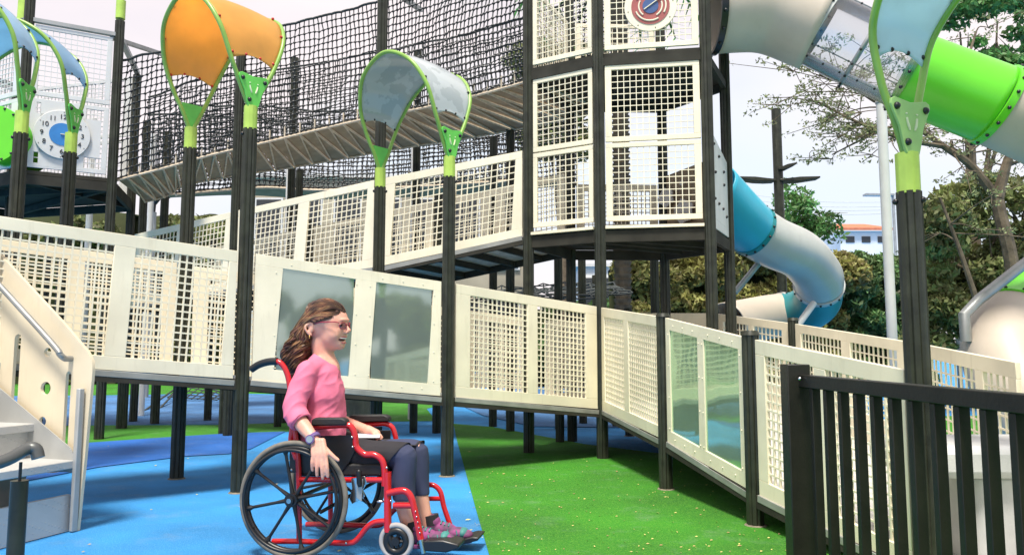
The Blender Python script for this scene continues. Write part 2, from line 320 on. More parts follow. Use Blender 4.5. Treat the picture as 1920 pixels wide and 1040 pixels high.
# ---------------- rail panels ----------------
def panel(par, a, b, wins, kind='mesh', th=.03, pitch=.054, gap=.075, m=None, name='rail_panel', top=.09, bot=.10, bars=.0115, rivets=False, panem=None, gap2=None, slant=0):
    """a,b: (x,y,zbottom,ztop). wins: list of (s0,s1) fractions. frame mesh with lattice or pane children"""
    m = m or M['cream']
    pa, pb = Vector((a[0], a[1], 0)), Vector((b[0], b[1], 0)); ln = (pb-pa).length; d = (pb-pa)/ln
    g2 = gap if gap2 is None else gap2
    nrm = Vector((d.y, -d.x, 0))
    if nrm.dot(-pa) < 0: nrm = -nrm     # towards the viewer side
    def pt(s, t, off=0):
        u = (gap+s*(ln-gap-g2))/ln; q = pa.lerp(pb, u)
        zb = lerp(a[2], b[2], u); zt = lerp(a[3], b[3], u); q = q+nrm*off; q.z = lerp(zb, zt, t); return q
    H = (a[3]-a[2]+b[3]-b[2])/2; Ln = ln-gap-g2
    mb = MB()
    def slab(s0, s1, t0, t1, th=th, off=0, mb=mb, s0t=None, s1t=None):
        s0t = s0 if s0t is None else s0t; s1t = s1 if s1t is None else s1t
        mb.quad8([pt(s0,t0,off-th/2), pt(s1,t0,off-th/2), pt(s1,t0,off+th/2), pt(s0,t0,off+th/2), pt(s0t,t1,off-th/2), pt(s1t,t1,off-th/2), pt(s1t,t1,off+th/2), pt(s0t,t1,off+th/2)])
    tb, tt = bot/H, 1-top/H
    slab(0, 1, 0, tb); slab(0, 1, tt, 1)
    ed = [(0, 0)]; sl = slant
    xs = []
    for (s0, s1) in wins: xs += [s0, s1]
    xs = [0]+xs+[1]
    for i in range(0, len(xs), 2):
        s0, s1 = xs[i], xs[i+1]
        a0 = s0 if i == 0 else s0-sl/2; a1 = s0 if i == 0 else s0+sl/2
        b0 = s1 if i+2 >= len(xs) else s1-sl/2; b1 = s1 if i+2 >= len(xs) else s1+sl/2
        slab(a0, b0, tb, tt, s0t=a1, s1t=b1)
    if rivets:
        for (s0, s1) in wins:
            for s_, t_ in [(s0-.018, t) for t in (.12,.37,.62,.87)]+[(s1+.018, t) for t in (.12,.37,.62,.87)]+[(lerp(s0,s1,q), .95) for q in (.15,.5,.85)]+[(lerp(s0,s1,q), .05) for q in (.15,.5,.85)]:
                mb.ball(pt(s_, t_, th/2+.001), .006, 8, 4)
    fr = mb.build(name, m, par, bevel=.003)
    for (s0, s1) in wins:
        lb = MB()
        if kind == 'mesh':
            n = max(2, round((s1-s0)*Ln/pitch)); hw = bars/2/Ln
            for i in range(1, n):
                s = s0+(s1-s0)*i/n
                w0 = -sl/2 if sl else 0; w1 = -w0
                lb.quad8([pt(s-hw+w0,tb-.01,-.006), pt(s+hw+w0,tb-.01,-.006), pt(s+hw+w0,tb-.01,.006), pt(s-hw+w0,tb-.01,.006), pt(s-hw+w1,tt+.01,-.006), pt(s+hw+w1,tt+.01,-.006), pt(s+hw+w1,tt+.01,.006), pt(s-hw+w1,tt+.01,.006)])
            n = max(2, round((tt-tb)*H/pitch)); hh = bars/2/H
            for i in range(1, n):
                t = tb+(tt-tb)*i/n; q = sl*((t-tb)/(tt-tb)-.5)
                slab(s0-.004+q, s1+.004+q, t-hh, t+hh, .009, 0, lb)
            lb.build('lattice', m, fr, sm=False, fix=False)
        else:
            slab(s0-.004, s1+.004, tb-.005, tt+.005, .008, 0, lb, s0-.004+0, s1+.004)
            lb.build('mirror_pane', panem or M['pane'], fr, sm=False)
    return fr, pt
def deck(par, quad, z, th=.09, name='deck', top=None, joists=4, edge=True):
    """quad: four (x,y,z) points; a slab below z with joists"""
    q = [Vector(p) for p in quad]
    top_ = MB(); top_.quad8([p-Z*.03 for p in q]+[p for p in q]).build(name, top or M['decktop'], par, sm=False)
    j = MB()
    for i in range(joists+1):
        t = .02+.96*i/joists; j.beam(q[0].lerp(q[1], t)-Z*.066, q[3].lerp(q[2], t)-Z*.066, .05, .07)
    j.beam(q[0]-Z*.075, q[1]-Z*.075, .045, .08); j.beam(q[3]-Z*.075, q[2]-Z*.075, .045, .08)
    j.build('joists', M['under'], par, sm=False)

M['grime'] = mat('post_grime', (.20,.17,.12), .9, var=.3, vscale=40)
def foot(p, par, r=.058):
    MB().cyl((p[0], p[1], .001), (p[0], p[1], .010), r*1.28, 24, r*1.1).build('base_seal', M['grime'], par)
# ---------------- lower ramp ----------------
def gz(p, py): # height of pixel row at plan point's depth
    Y = p[1]; r = ray(960, py); return CH + r.z*Y/r.y
B_ = G(446,923); C_ = G(838,892); D_ = G(1130,859); E_ = G(1249,917); F_ = G(1417,985); G_ = P(1712,520,3.66); G_.z = 0
A_ = B_+(B_-C_).normalized()*0; A_ = Vector((-3.62,4.92,0))
def q4(p, yb, yt): return (p.x, p.y, gz(p, yb), gz(p, yt))
A = (A_.x, A_.y, 1.06, 2.02); B = q4(B_, 711, 473); Cc = q4(C_, 743, 530); D = q4(D_, 767, 576); E = q4(E_, 824, 594); F = q4(F_, 922, 634); Gq = (G_.x, G_.y, .06, gz(G_, 697))
ZB, ZC, ZD, ZE, ZF, ZG = B[2], Cc[2], D[2], E[2], F[2], .08
Br = G(331,897); Cr = Vector((-1.33,7.62,0)); Dr = Vector((.35,9.05,0)); Ar = Vector((-4.25,5.72,0)); Kr = Vector((1.55,10.3,0))
def rr(px, py, Y): p = P(px, py, Y); return p
R0, R1, R2, R3 = rr(1340,587,9.9), rr(1487,606,8.3), rr(1722,643,6.1), rr(1925,682,4.5)
ramp = thing('wheelchair_ramp', 'lower cream railed ramp with mirror panels curving down to the right', 'ramp', (B_.x, B_.y, 0))
def up(p, z): return Vector((p[0], p[1], z))
secs = [(A_,B_,Br,Ar,A[2],ZB),(B_,C_,Cr,Br,ZB,ZC),(C_,D_,Dr,Cr,ZC,ZD)]
for a, b, c, d, z0, z1 in secs: deck(ramp, [up(a,z0+.03), up(b,z1+.03), up(c,z1+.03), up(d,z0+.03)], 0, name='ramp_deck')
deck(ramp, [up(D_,ZD+.03), up(R0,.55), up(Kr,.58), up(Dr,ZD+.03)], 0, name='ramp_deck')
for a, b, c, d, z0, z1, y0, y1 in [(D_,E_,R1,R0,ZD,ZE,.55,.44),(E_,F_,R2,R1,ZE,ZF,.44,.2),(F_,G_,R3,R2,ZF,ZG,.2,.06)]:
    deck(ramp, [up(a,z0+.03), up(b,z1+.03), up(c,y1), up(d,y0)], 0, name='ramp_deck')
deck(ramp, [up(G_,ZG+.03), Vector((2.4,2.2,.03)), Vector((3.4,2.4,.03)), up(R3,.06)], 0, name='ramp_deck')
# grey edge beams under the front panels
for a, b, z0, z1 in [(A_,B_,A[2],ZB),(B_,C_,ZB,ZC),(C_,D_,ZC,ZD),(D_,E_,ZD,ZE),(E_,F_,ZE,ZF),(F_,G_,ZF,ZG)]:
    d = (b-a).normalized(); MB().beam(up(a,z0-.026)+d*.065, up(b,z1-.026)-d*.065, .05, .045).build('edge_beam', M['edge'], ramp, bevel=.004)
panel(ramp, A, B, [(.04,.485),(.565,.955)], slant=.02)
panel(ramp, B, Cc, [(.12,.50),(.61,.94)], 'pane', rivets=True, slant=.03)
panel(ramp, Cc, D, [(.09,.475),(.545,.91)])
panel(ramp, D, E, [(.06,.44),(.52,.97)], gap=.05, gap2=.06)
panel(ramp, E, F, [(.06,.46),(.54,.95)], 'pane', rivets=True, panem=M['panegreenrefl'])
panel(ramp, F, Gq, [(.08,.46),(.54,.93)])
# rear panels
def zt_(p, dz=1.0): return (p.x, p.y, p.z-dz, p.z)
panel(ramp, (Ar.x,Ar.y,A[2],A[3]-.02), (Br.x,Br.y,ZB,B[3]-.02), [(.08,.46),(.54,.93)])
panel(ramp, (Br.x,Br.y,ZB,B[3]-.03), (Cr.x,Cr.y,ZC,Cc[3]-.03), [(.08,.46),(.54,.93)])
panel(ramp, (Cr.x,Cr.y,ZC,Cc[3]-.1), (Dr.x,Dr.y,ZD,D[3]-.1), [(.08,.46),(.54,.93)])
panel(ramp, (Dr.x,Dr.y,ZD,D[3]-.1), (Kr.x,Kr.y,.55,1.5), [(.08,.46),(.54,.93)])
panel(ramp, (Kr.x,Kr.y,.55,1.62), (R0.x,R0.y,.55,R0.z), [])
panel(ramp, zt_(R0), zt_(R1), [(.1,.48),(.55,.92)], bot=.3, pitch=.075)
panel(ramp, zt_(R1), zt_(R2), [(.06,.46),(.54,.90)], bot=.3, pitch=.075)
panel(ramp, zt_(R2), zt_(R3), [(.10,.62),(.70,.93)], bot=.15, gap=.1, pitch=.085, top=.10)
panel(ramp, zt_(R3), (3.4,2.4,0,.95), [(.08,.46),(.54,.93)])
for p, z in [(E_, E[3]+.0),(F_, F[3]+.02),(R1, R1.z+.03),(R0, R0.z+.03),(Kr,1.66),(A_,A[3])]:
    post_mb(p, 0, z, .055).build('support_post', M['post'], ramp); cap(p, z, ramp, .055); foot(p, ramp)
for px, py, r in [(227,782,.055),(288,793,.055),(417,813,.055),(520,800,.055),(775,811,.055),(990,845,.06),(1050,828,.055),(1155,800,.055),(1238,826,.05)]:
    p = G(px, py)
    if px == 990: continue
    post_mb(p, 0, ZC-.15 if px > 600 else .72, r).build('under_post', M['post'], ramp)
# ---------------- shade arches ----------------
def arch(label, T1, T2, zc1, zc2, sheetm, boltm, W=.36, Hh=1.0, post_r=(.058,.058), front=2, t0=.24, t1=.80, ns=False, pm_=None, flip=1, z0=0.0, outn=None):
    T1, T2 = Vector((T1[0],T1[1],0)), Vector((T2[0],T2[1],0))
    t = thing('shade_arch', label, 'shade arch', (T1.x, T1.y, 0), 'petal shaped shade arches on pairs of dark posts')
    u = (T2-T1).normalized(); n = Vector((-u.y, u.x, 0))
    if n.y < 0: n = -n
    for T, zc, r in ((T1,zc1,post_r[0]),(T2,zc2,post_r[1])):
        pm = post_mb(T, z0, zc-.19, r).build('post', M['post'], t); foot(T, t)
        cp = [(1 if k % 3 else .93) for k in range(30)]
        MB().cyl(up(T,zc-.20), up(T,zc), r*.93, 30, prof=cp).build('collar', M['lime'], t)
        vd = (Vector((0,0,0))-T); vd.z = 0; vd.normalize(); sd_ = Vector((-vd.y, vd.x, 0))
        for sg in (-1, 1): MB().ball(up(T,zc-.235)+sd_*sg*r+vd*.01, .016, 10, 6).build('bolt', M['bolt'], t)
    key = [(0,.05,-.01),(.0,.24,.14),(-.02,.50,.34),(.0,.76,.58),(.14,.97,.84),(.46,1.02,1.0),(.80,1.0,.88),(.98,.82,.64),(1.01,.54,.36),(1.0,.26,.15),(1,.05,-.01)]
    def cur(sg):
        pts = []
        for s_, w_, h_ in key:
            p = T1.lerp(T2, s_); p = p+n*(sg*W*w_); p.z = lerp(zc1, zc2, s_)+Hh*h_; pts.append(p)
        return smooth(pts, 8)
    a, b = cur(-1), cur(1)
    for c in (a, b): MB().tube(c, .019, 12).build('hoop', M['limetube'], t)
    # sheet
    m = len(a); i0, i1 = int(t0*(m-1)), int(t1*(m-1)); gr = []
    for i in range(i0, i1+1):
        row = []; cen = (a[i]+b[i])/2
        for k in range(13):
            q = a[i].lerp(b[i], k/12); e = math.sin(PI*k/12)
            w_ = (min(i-i0, i1-i)/((i1-i0)/2)); q = q+Z*(.035*e*(1-0))  # slight crown between the hoops
            if i == i0 or i == i1: q.z += .03*e
            row.append(q)
        gr.append(row)
    MB().sheet(gr).build('canopy_sheet', sheetm, t, solid=.006, fix=False)
    for c, o_ in ((a,-1),(b,1)):
        for f in (.02,.2,.38,.62,.8,.98):
            i = int(lerp(i0, i1, f)); MB().ball(c[i]+Z*.022-n*o_*.02, .013, 10, 6).build('bolt', boltm, t)
    for gi in (gr[0], gr[-1]):
        for k in (4, 8): MB().ball(gi[k]+(Z*.008), .012, 10, 6).build('bolt', boltm, t)
    # plates
    for T, zc, sgn in ((T1,zc1,-1),(T2,zc2,1)):
        o = u*sgn*flip; full = (sgn == 1) == (front == 2)
        if full:
            prof = [(-.055,-.01),(-.075,.04),(-.10,.12),(-.165,.225),(-.16,.25),(-.13,.262),(0,.245),(.13,.262),(.16,.25),(.165,.225),(.10,.12),(.075,.04),(.055,-.01)]
            pp = [up(T,zc)+n*(x*.82)+Z*y+o*.022 for x, y in prof]
            pl = MB().prism(pp, o*.014).build('emblem_plate', pm_ or M['plate'], t, bevel=.003)
            f = up(T,zc)+o*.037
            for x, y in ((-.1,.215),(.1,.215),(-.035,.045)): MB().ball(f+n*x+Z*y, .018, 12, 8).build('bolt', boltm if boltm is M['bolt'] else M['bolt'], t)
            sm_ = MB()
            for sg in (-1, 1):
                sm_.tube([f+n*(sg*(.035-.018*q**1.5))+Z*(.165-.06*q) for q in (0,.33,.66,1)], [.006,.0065,.008,.005], 8)
                sm_.ball(f+n*(sg*.036)+Z*.185, .006, 8, 6)
            sm_.build('smile_mark', M['mark'], pl)
        else:
            prof = [(-.05,0),(-.10,.14),(-.12,.22),(.12,.22),(.10,.14),(.05,0)]
            MB().prism([up(T,zc)+n*(x*.8)+Z*y-o*.006 for x, y in prof], o*.012).build('web_plate', M['plate'], t, bevel=.002)
    return t
c1 = P(716,316,7.62); c2 = P(849,294,C_.y)
arch('grey mottled shade arch in the middle, over the mirror panels of the lower ramp', (Cr.x,Cr.y), C_, gz(Cr,316), gz(C_,294), M['camo'], M['bolt'])
arch('orange shade arch with red bolts, left of the girl', Br, B_, gz(Br,240), gz(B_,200), M['orange'], M['redbolt'])
p1 = P(42,210,6.5); p2 = P(134,250,7.2)
arch('pale blue shade arch at the upper left edge, nearer of the two there', (p1.x-.95,p1.y-.10), (p1.x,p1.y), p1.z+.05, p1.z, M['paleblue'], M['bolt'], W=.26, t1=.76)
arch('blue shade arch at the left edge, farther one, in front of the clock', (p2.x-1.0,p2.y-.05), (p2.x,p2.y), p2.z+.03, p2.z, M['bluesheet'], M['bolt'], W=.30, t1=.76)
arch('large pale blue shade arch at the right, above the black fence', (2.42,2.55), (G_.x,G_.y), gz(G_,288)-.02, gz(G_,288), M['paleblue'], M['bolt'], W=.26, Hh=.98, pm_=M['plate2'], flip=-1, t1=.765)
# ---------------- tower ----------------
T0 = P(991,500,8.6); T1_ = D_; T2_ = P(1333,500,7.95); T3 = P(1368,500,8.9); T4 = Vector((1.95,9.75,0)); T5 = Vector((.75,9.7,0))
TP = [T0, T1_, T2_, T3, T4, T5]; TP = [Vector((p.x,p.y,0)) for p in TP]
ZT = gz(D_, 424); ZT2 = gz(D_, 103)
tower = thing('lookout_tower', 'tall six sided cream lattice tower on dark posts in the middle', 'play tower', (TP[1].x, TP[1].y, 0))
for i, p in enumerate(TP): post_mb(p, 0, 6.6, .062).build('tower_post', M['post'], tower)
def hexfloor(z, th, m, name):
    c = sum(TP, Vector())/6
    MB().prism([up(p, z) for p in TP], Z*th).build(name, m, tower, sm=False)
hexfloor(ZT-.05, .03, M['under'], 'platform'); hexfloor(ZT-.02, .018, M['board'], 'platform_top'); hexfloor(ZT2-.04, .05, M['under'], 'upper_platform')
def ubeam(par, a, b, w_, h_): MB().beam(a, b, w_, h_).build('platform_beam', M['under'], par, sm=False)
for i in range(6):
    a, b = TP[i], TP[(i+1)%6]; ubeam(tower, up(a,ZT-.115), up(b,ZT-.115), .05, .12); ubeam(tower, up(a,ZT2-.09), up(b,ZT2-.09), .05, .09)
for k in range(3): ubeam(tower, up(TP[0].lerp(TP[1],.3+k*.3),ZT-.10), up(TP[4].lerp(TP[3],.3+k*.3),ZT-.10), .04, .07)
for a, b in ((0,1),(1,2)): 
    d = (TP[b]-TP[a]).normalized(); nn = Vector((d.y,-d.x,0)); MB().beam(up(TP[a],ZT-.02)+d*.06+nn*.03, up(TP[b],ZT-.02)-d*.06+nn*.03, .05, .03).build('platform_edge', M['cream'], tower)
zm = gz(D_, 258)
def tp(i, z0, z1): return (TP[i].x, TP[i].y, z0, z1)
H2 = (ZT2-.16-ZT-.04)/2
for i, k in ((0,1),(1,2)):
    for r_ in (0, 1):
        z0 = ZT+.05+r_*(H2+.015); panel(tower, tp(i,z0,z0+H2), tp(k,z0,z0+H2), [(.07,.93)], pitch=.068, gap=.07, top=.05, bot=.055, bars=.008, name='lattice_panel')
    panel(tower, tp(i,ZT2+.04,ZT2+1.04), tp(k,ZT2+.04,ZT2+1.04), [(.07,.93)], pitch=.068, gap=.07, top=.05, bot=.055, bars=.008, name='lattice_panel')
for i, k in ((0,5),(5,4)):
    panel(tower, tp(i,ZT2+.04,ZT2+1.04), tp(k,ZT2+.04,ZT2+1.04), [(.07,.93)], pitch=.068, top=.05, bot=.055, bars=.008, name='lattice_panel')
# solid side boards, back board
panel(tower, tp(2,ZT-.02,ZT+1.05), (TP[3].x,TP[3].y,ZT-.02,ZT+.85), [], m=M['white'], name='side_board')
fr, pt = panel(tower, (TP[3].x-.05,TP[3].y,ZT+.02,ZT+.98), tp(4,ZT+.02,ZT+.9), [], m=M['board'], name='play_board')  # darker plank colour stands in for the shade inside the tower
pan2, ptx = panel(tower, tp(4,ZT+.02,ZT+.8), tp(5,ZT+.02,ZT+.8), [(.1,.9)], name='lattice_panel')
n_ = (TP[3]-TP[2]).normalized(); n_ = Vector((n_.y,-n_.x,0))
bolts(tower, [up(TP[2].lerp(TP[3],s_), ZT+z_)+n_*.02 for s_, z_ in ((.2,.9),(.45,.82),(.7,.7),(.25,.6),(.7,.55),(.2,.3),(.4,.28),(.62,.26),(.8,.2))], .018, M['bolt'])
# pale shapes on the inner play board
d_ = (TP[4]-TP[3]).normalized(); n2 = Vector((d_.y,-d_.x,0)); n2 = n2 if n2.y < 0 else -n2
for s_, z_, r_, nm in ((.58,.38,.15,0),(.86,.60,.12,1),(.84,.12,.09,2),(.60,.74,.03,3)):
    c = up(TP[3].lerp(TP[4], s_), ZT+z_)+n2*.09; pts = []
    for k in range(14):
        a = 2*PI*k/14; q = r_*(1+.16*math.sin(k*2.4+nm)); pts.append(c+d_*math.cos(a)*q+Z*math.sin(a)*q)
    MB().prism(pts, n2*.02).build('cloud_shape', M['white'], tower)
# round maze dial on the upper front face
dc = P(1229,15,7.86); du = (TP[2]-TP[1]).normalized(); dn = Vector((du.y,-du.x,0)); dc = up(dc, dc.z)
def disc(c, u, n, r, th, seg=48): return MB().prism([c+u*(r*math.cos(2*PI*k/seg))+Z*(r*math.sin(2*PI*k/seg)) for k in range(seg)], n*th)
dc = TP[1].lerp(TP[2],.5); dc = up(dc, gz(dc, 15)); dc = up(TP[1].lerp(TP[2],.50), dc.z)
M['dialred'] = mat('dial_red', (.36,.10,.09), .35); M['dialblue'] = mat('dial_blue', (.05,.10,.24), .35)
dial = disc(dc+dn*.02, du, dn, .28, .02).build('dial', M['cream'], tower, bevel=.004)
disc(dc+dn*.041, du, dn, .205, .006).build('dial_face', M['dialred'], dial); disc(dc+dn*.048, du, dn, .085, .006).build('dial_centre', M['dialblue'], dial)
mk = MB()
for r_, a0, a1 in ((.165,200,300),(.165,-30,40),(.165,70,150),(.125,150,230),(.125,-60,20),(.125,60,110)):
    mk.tube([dc+dn*.05+du*(r_*math.cos(R(a)))+Z*(r_*math.sin(R(a))) for a in np.linspace(a0, a1, 10)], .009, 8)
mk.beam(dc+dn*.058-du*.07-Z*.04, dc+dn*.058+du*.12+Z*.09, .018, .008); mk.build('maze_marks', M['cream'], dial)
rv = MB()
for k in range(8): rv.ball(dc+dn*.041+du*(.245*math.cos(k*PI/4+.2))+Z*(.245*math.sin(k*PI/4+.2)), .007, 8, 5)
rv.build('dial_rivets', M['rivet'], dial)
# ---------------- upper ramp ----------------
U0 = TP[0]; U1 = P(711,400,9.3); U2 = P(441,400,10.3); U3 = P(248,440,11.3)
U = [Vector((p.x,p.y,0)) for p in (U0,U1,U2,U3)]
uz = [(gz(U[0],441),gz(U[0],281)),(gz(U[1],500),gz(U[1],336)),(0,0),(0,0)]
z2t = gz(U[2],396); uz[2] = (z2t-1.05, z2t); z3 = gz(U[3],441); uz[3] = (z3-1.05, z3)
ur = thing('upper_ramp', 'upper cream railed ramp running from the tower down behind the lower ramp', 'ramp', (U[1].x, U[1].y, 0))
Uo = []
for i in range(4):
    d = (U[min(i+1,3)]-U[max(i-1,0)]).normalized(); n = Vector((-d.y, d.x, 0)); n = n if n.y > 0 else -n; Uo.append(U[i]+n*1.5)
Uo[0] = TP[5]
for i in range(3):
    a, b = U[i], U[i+1]
    deck(ur, [up(a,uz[i][0]+.02), up(b,uz[i+1][0]+.02), up(Uo[i+1],uz[i+1][0]+.02), up(Uo[i],uz[i][0]+.02)], 0, name='ramp_deck', joists=5)
    d = (b-a).normalized(); MB().beam(up(a,uz[i][0]-.03)+d*.07, up(b,uz[i+1][0]-.03)-d*.07, .05, .05).build('edge_beam', M['edge'], ur)
    panel(ur, (a.x,a.y,*uz[i]), (b.x,b.y,*uz[i+1]), [(.06,.47),(.55,.93)], slant=-.03, pitch=.075, gap=.07, bars=.011)
    panel(ur, (Uo[i].x,Uo[i].y,*uz[i]), (Uo[i+1].x,Uo[i+1].y,*uz[i+1]), [(.06,.47),(.55,.93)], pitch=.075, bars=.011)
post_mb(U[1], 0, 6.6, .066).build('tall_post', M['post'], ur)
post_mb(U[2], 0, gz(U[2], 78), .06).build('tall_post', M['post'], ur)
post_mb(U[3], 0, uz[3][1], .055).build('support_post', M['post'], ur)
for i in (1,2,3): post_mb(Uo[i], 0, uz[i][1]+.1, .06).build('support_post', M['post'], ur)
MB().box((-2.02,10.2,.55), (.42,.42,1.1)).build('plinth', M['post'], ur)
# ---------------- clock platform (upper left) ----------------
Hp = [P(38,300,9.4), P(212,300,9.9), P(250,300,11.3), P(30,300,11.9), P(-160,300,10.6)]
Hq = [Vector((p.x,p.y,0)) for p in Hp]; zh = gz(Hq[1], 333)
hut = thing('clock_platform', 'raised lattice platform with a white play clock at the upper left', 'play platform', (Hq[1].x, Hq[1].y, 0))
for i, p in enumerate(Hq): post_mb(p, 0, 6.4 if i == 0 else (gz(Hq[1], 40) if i == 1 else zh+1.9), .06).build('platform_post', M['post'], hut)
MB().cyl(up(Hq[1],gz(Hq[1],36)), up(Hq[1],gz(Hq[1],2)), .06, 20).build('collar', M['lime'], hut)
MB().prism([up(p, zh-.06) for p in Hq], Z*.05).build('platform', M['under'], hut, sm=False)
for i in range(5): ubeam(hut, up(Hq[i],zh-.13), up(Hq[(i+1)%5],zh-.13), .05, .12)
for a, b in ((0,2),(1,3),(4,1)): ubeam(hut, up(Hq[a],zh-.115-.004*a), up(Hq[b],zh-.115-.004*a), .05, .09)
def hp(i, a, b): return (Hq[i].x, Hq[i].y, zh+a, zh+b)
for i, k in ((0,1),(4,0),(2,3),(3,4)):
    panel(hut, hp(i,.03,.92), hp(k,.03,.92), [(.07,.93)], m=M['white'], pitch=.07, top=.05, bot=.06, bars=.008, name='lattice_panel')
    panel(hut, hp(i,.96,1.88), hp(k,.96,1.88), [(.07,.93)], m=M['white'], pitch=.07, top=.05, bot=.06, bars=.008, name='lattice_panel')
rb = MB()
for i, k in ((0,1),(1,2),(4,0),(3,4)): rb.beam(up(Hq[i],zh+1.93), up(Hq[k],zh+1.93), .07, .05)
rb.build('top_rail', M['steel'], hut)
cu = (Hq[1]-Hq[0]).normalized(); cn = Vector((cu.y,-cu.x,0)); fr_ = .46
cc_ = Hq[0].lerp(Hq[1], .5); r = ray(117, 254); tt = (cn.dot(Hq[0]))/(cn.dot(Vector((r.x,r.y,0)))); cc_ = Vector((r.x*tt, r.y*tt, CH+r.z*tt))+cn*.0
clock = disc(cc_+cn*.02, cu, cn, .315, .03, 64).build('clock', M['white'], hut, bevel=.005)
M['clockblue'] = mat('clock_blue', (.03,.20,.50), .35)
disc(cc_+cn*.051, cu, cn, .145, .006).build('clock_centre', M['clockblue'], clock)
MB().beam(cc_+cn*.064-cu*.02, cc_+cn*.064+cu*.12, .02, .008).build('clock_hand', M['cream'], clock)
sup = MB()
for sx, sz in ((-1,0),(1,0),(0,1),(0,-1)): sup.box(cc_+cn*.005+cu*(sx*.22)+Z*(sz*.22), (.42 if sx else .5, .022, .42 if sz else .5), cu, cn, Z)
sup.build('clock_backing', M['white'], hut)
def text(s, c, u, n, size, m, par, name='numeral'):
    cu_ = bpy.data.curves.new('t', 'FONT'); cu_.body = s; cu_.size = size; cu_.align_x = 'CENTER'; cu_.align_y = 'CENTER'; cu_.extrude = .002
    o = bpy.data.objects.new('t', cu_); C.objects.link(o); me = bpy.data.meshes.new_from_object(o); mb = MB()
    mb.v = [tuple(Vector(c)+u*v.co.x+Z*v.co.y+n*v.co.z) for v in me.vertices]; mb.f = [list(p.vertices) for p in me.polygons]
    bpy.data.objects.remove(o); bpy.data.meshes.remove(me); return mb.build(name, m, par, sm=False, fix=False)
for h in range(1, 13):
    a = PI/2-h*PI/6; text(str(h), cc_+cn*.054+cu*(.225*math.cos(a))+Z*(.225*math.sin(a)), cu, cn, .085, M['bolt'], clock)
rp = MB()
for k in range(6): rp.ball(cc_+cn*.051+cu*(.29*math.cos(k*PI/3+.5))+Z*(.29*math.sin(k*PI/3+.5)), .006, 8, 5)
rp.build('clock_rivets', M['rivet'], clock)
# green round porthole of a tube at far left
gc = P(-12,252,9.2); gt = thing('tube_porthole', 'bright green round tube end with black bolts at the left edge', 'tube slide', tuple(gc))
MB().cyl(gc, gc+Vector((0,.7,0)), .33, 40).build('tube', M['greenpl'], gt)
MB().cyl(gc-Vector((0,.02,0)), gc+Vector((0,.04,0)), .36, 40).build('rim', M['greenpl'], gt)
bolts(gt, [gc+Vector((.34*math.cos(k*PI/8), -.02, .34*math.sin(k*PI/8))) for k in range(16)], .016, M['bolt'])
# post with a green collar behind
p = P(43,40,10.6)
t = thing('collared_post', 'dark post with green collar behind the left blue arches', 'post', (p.x,p.y,0))
post_mb(p, 0, p.z-.05, .075).build('post', M['post'], t); MB().cyl(up(p,p.z-.05), up(p,p.z+.35), .075, 24).build('collar', M['lime'], t)
# ---------------- rope bridges ----------------
def net(pa, pb, h, nx, nz, rr_=.006, wig=.02, knots=.015, lean=0):
    """pa: list of points along the foot (dense), net rises h; returns rope mesh and knot mesh"""
    ro, kn = MB(), MB(); L_ = [0]
    for i in range(1, len(pa)): L_.append(L_[-1]+(pa[i]-pa[i-1]).length)
    def at(s):
        d = s*L_[-1]
        for i in range(1, len(pa)):
            if L_[i] >= d or i == len(pa)-1: return pa[i-1].lerp(pa[i], (d-L_[i-1])/max(1e-6, L_[i]-L_[i-1]))
    G_p = []
    for i in range(nx+1):
        s = i/nx; b = at(s); d = (at(min(1,s+.01))-at(max(0,s-.01))).normalized(); nn = Vector((-d.y,d.x,0)); col = []
        for k in range(nz+1):
            t = k/nz
            w_ = Vector((noise.noise(Vector((i*.5,k*.3,1))), noise.noise(Vector((i*.4,k*.4,7))), noise.noise(Vector((i*.3,k*.5,13)))))*wig*1.6
            sag = Vector((random.gauss(0,1), random.gauss(0,1), random.gauss(0,1)))*wig*.22
            col.append(b+Z*(h*t)+w_+sag+nn*(lean*t+.10*math.sin(PI*t)*math.sin(s*9)))
        G_p.append(col)
    for i in range(nx+1): ro.tube(G_p[i], rr_, 4, cap=False)
    for k in range(nz+1): ro.tube([G_p[i][k] for i in range(nx+1)], rr_ if k < nz else rr_*2.2, 4 if k < nz else 6, cap=False)
    for i in range(nx+1):
        for k in range(nz+1): kn.ball(G_p[i][k], knots, 6, 4, sc=(1,1,.8))
    return ro, kn
bk = [(992,146,8.75),(895,173,9.35),(790,198,9.95),(690,217,10.3),(590,240,10.45),(485,265,10.45),(390,287,10.3),(300,312,10.1),(218,333,9.98)]
near = smooth([P(*q) for q in bk], 6)
def offs(pts, w):
    o = []
    for i in range(len(pts)):
        d = pts[min(i+1,len(pts)-1)]-pts[max(i-1,0)]; d.z = 0; d.normalize(); n = Vector((-d.y,d.x,0)); n = n if n.y > 0 else -n; o.append(pts[i]+n*w)
    return o
far = offs(near, 1.5)
rbg = thing('rope_bridge', 'long curved rope net bridge with plank walkway from the tower to the clock platform', 'rope bridge', tuple(near[len(near)//2]))
for side, pts, sd2 in (('near_net', near, 1), ('far_net', far, 2)):
    random.seed(sd2); ro, kn = net(pts, None, 1.6, 92, 17, .0078 if sd2 == 1 else .0070, .013, .022)
    o = ro.build('side_net', M['rope'], rbg, sm=False, fix=False); kn.build('net_knots', M['knot'], o, fix=False)
pl, cb = MB(), MB(); npk = 30
for i in range(npk):
    a = i*(len(near)-1)/npk; b = (i+.90)*(len(near)-1)/npk
    def lp(P_, x): k = min(int(x), len(P_)-2); return P_[k].lerp(P_[k+1], x-k)
    q = [lp(near,a), lp(near,b), lp(far,b), lp(far,a)]
    pl.quad8([p-Z*.03 for p in q]+[p for p in q])
    cb.tube([q[0]-Z*.045, q[2]-Z*.045], .013, 6); cb.tube([q[0]-Z*.05, q[3]-Z*.05], .016, 6); cb.tube([q[0]-Z*.05, q[0]+Z*.12], .012, 6)
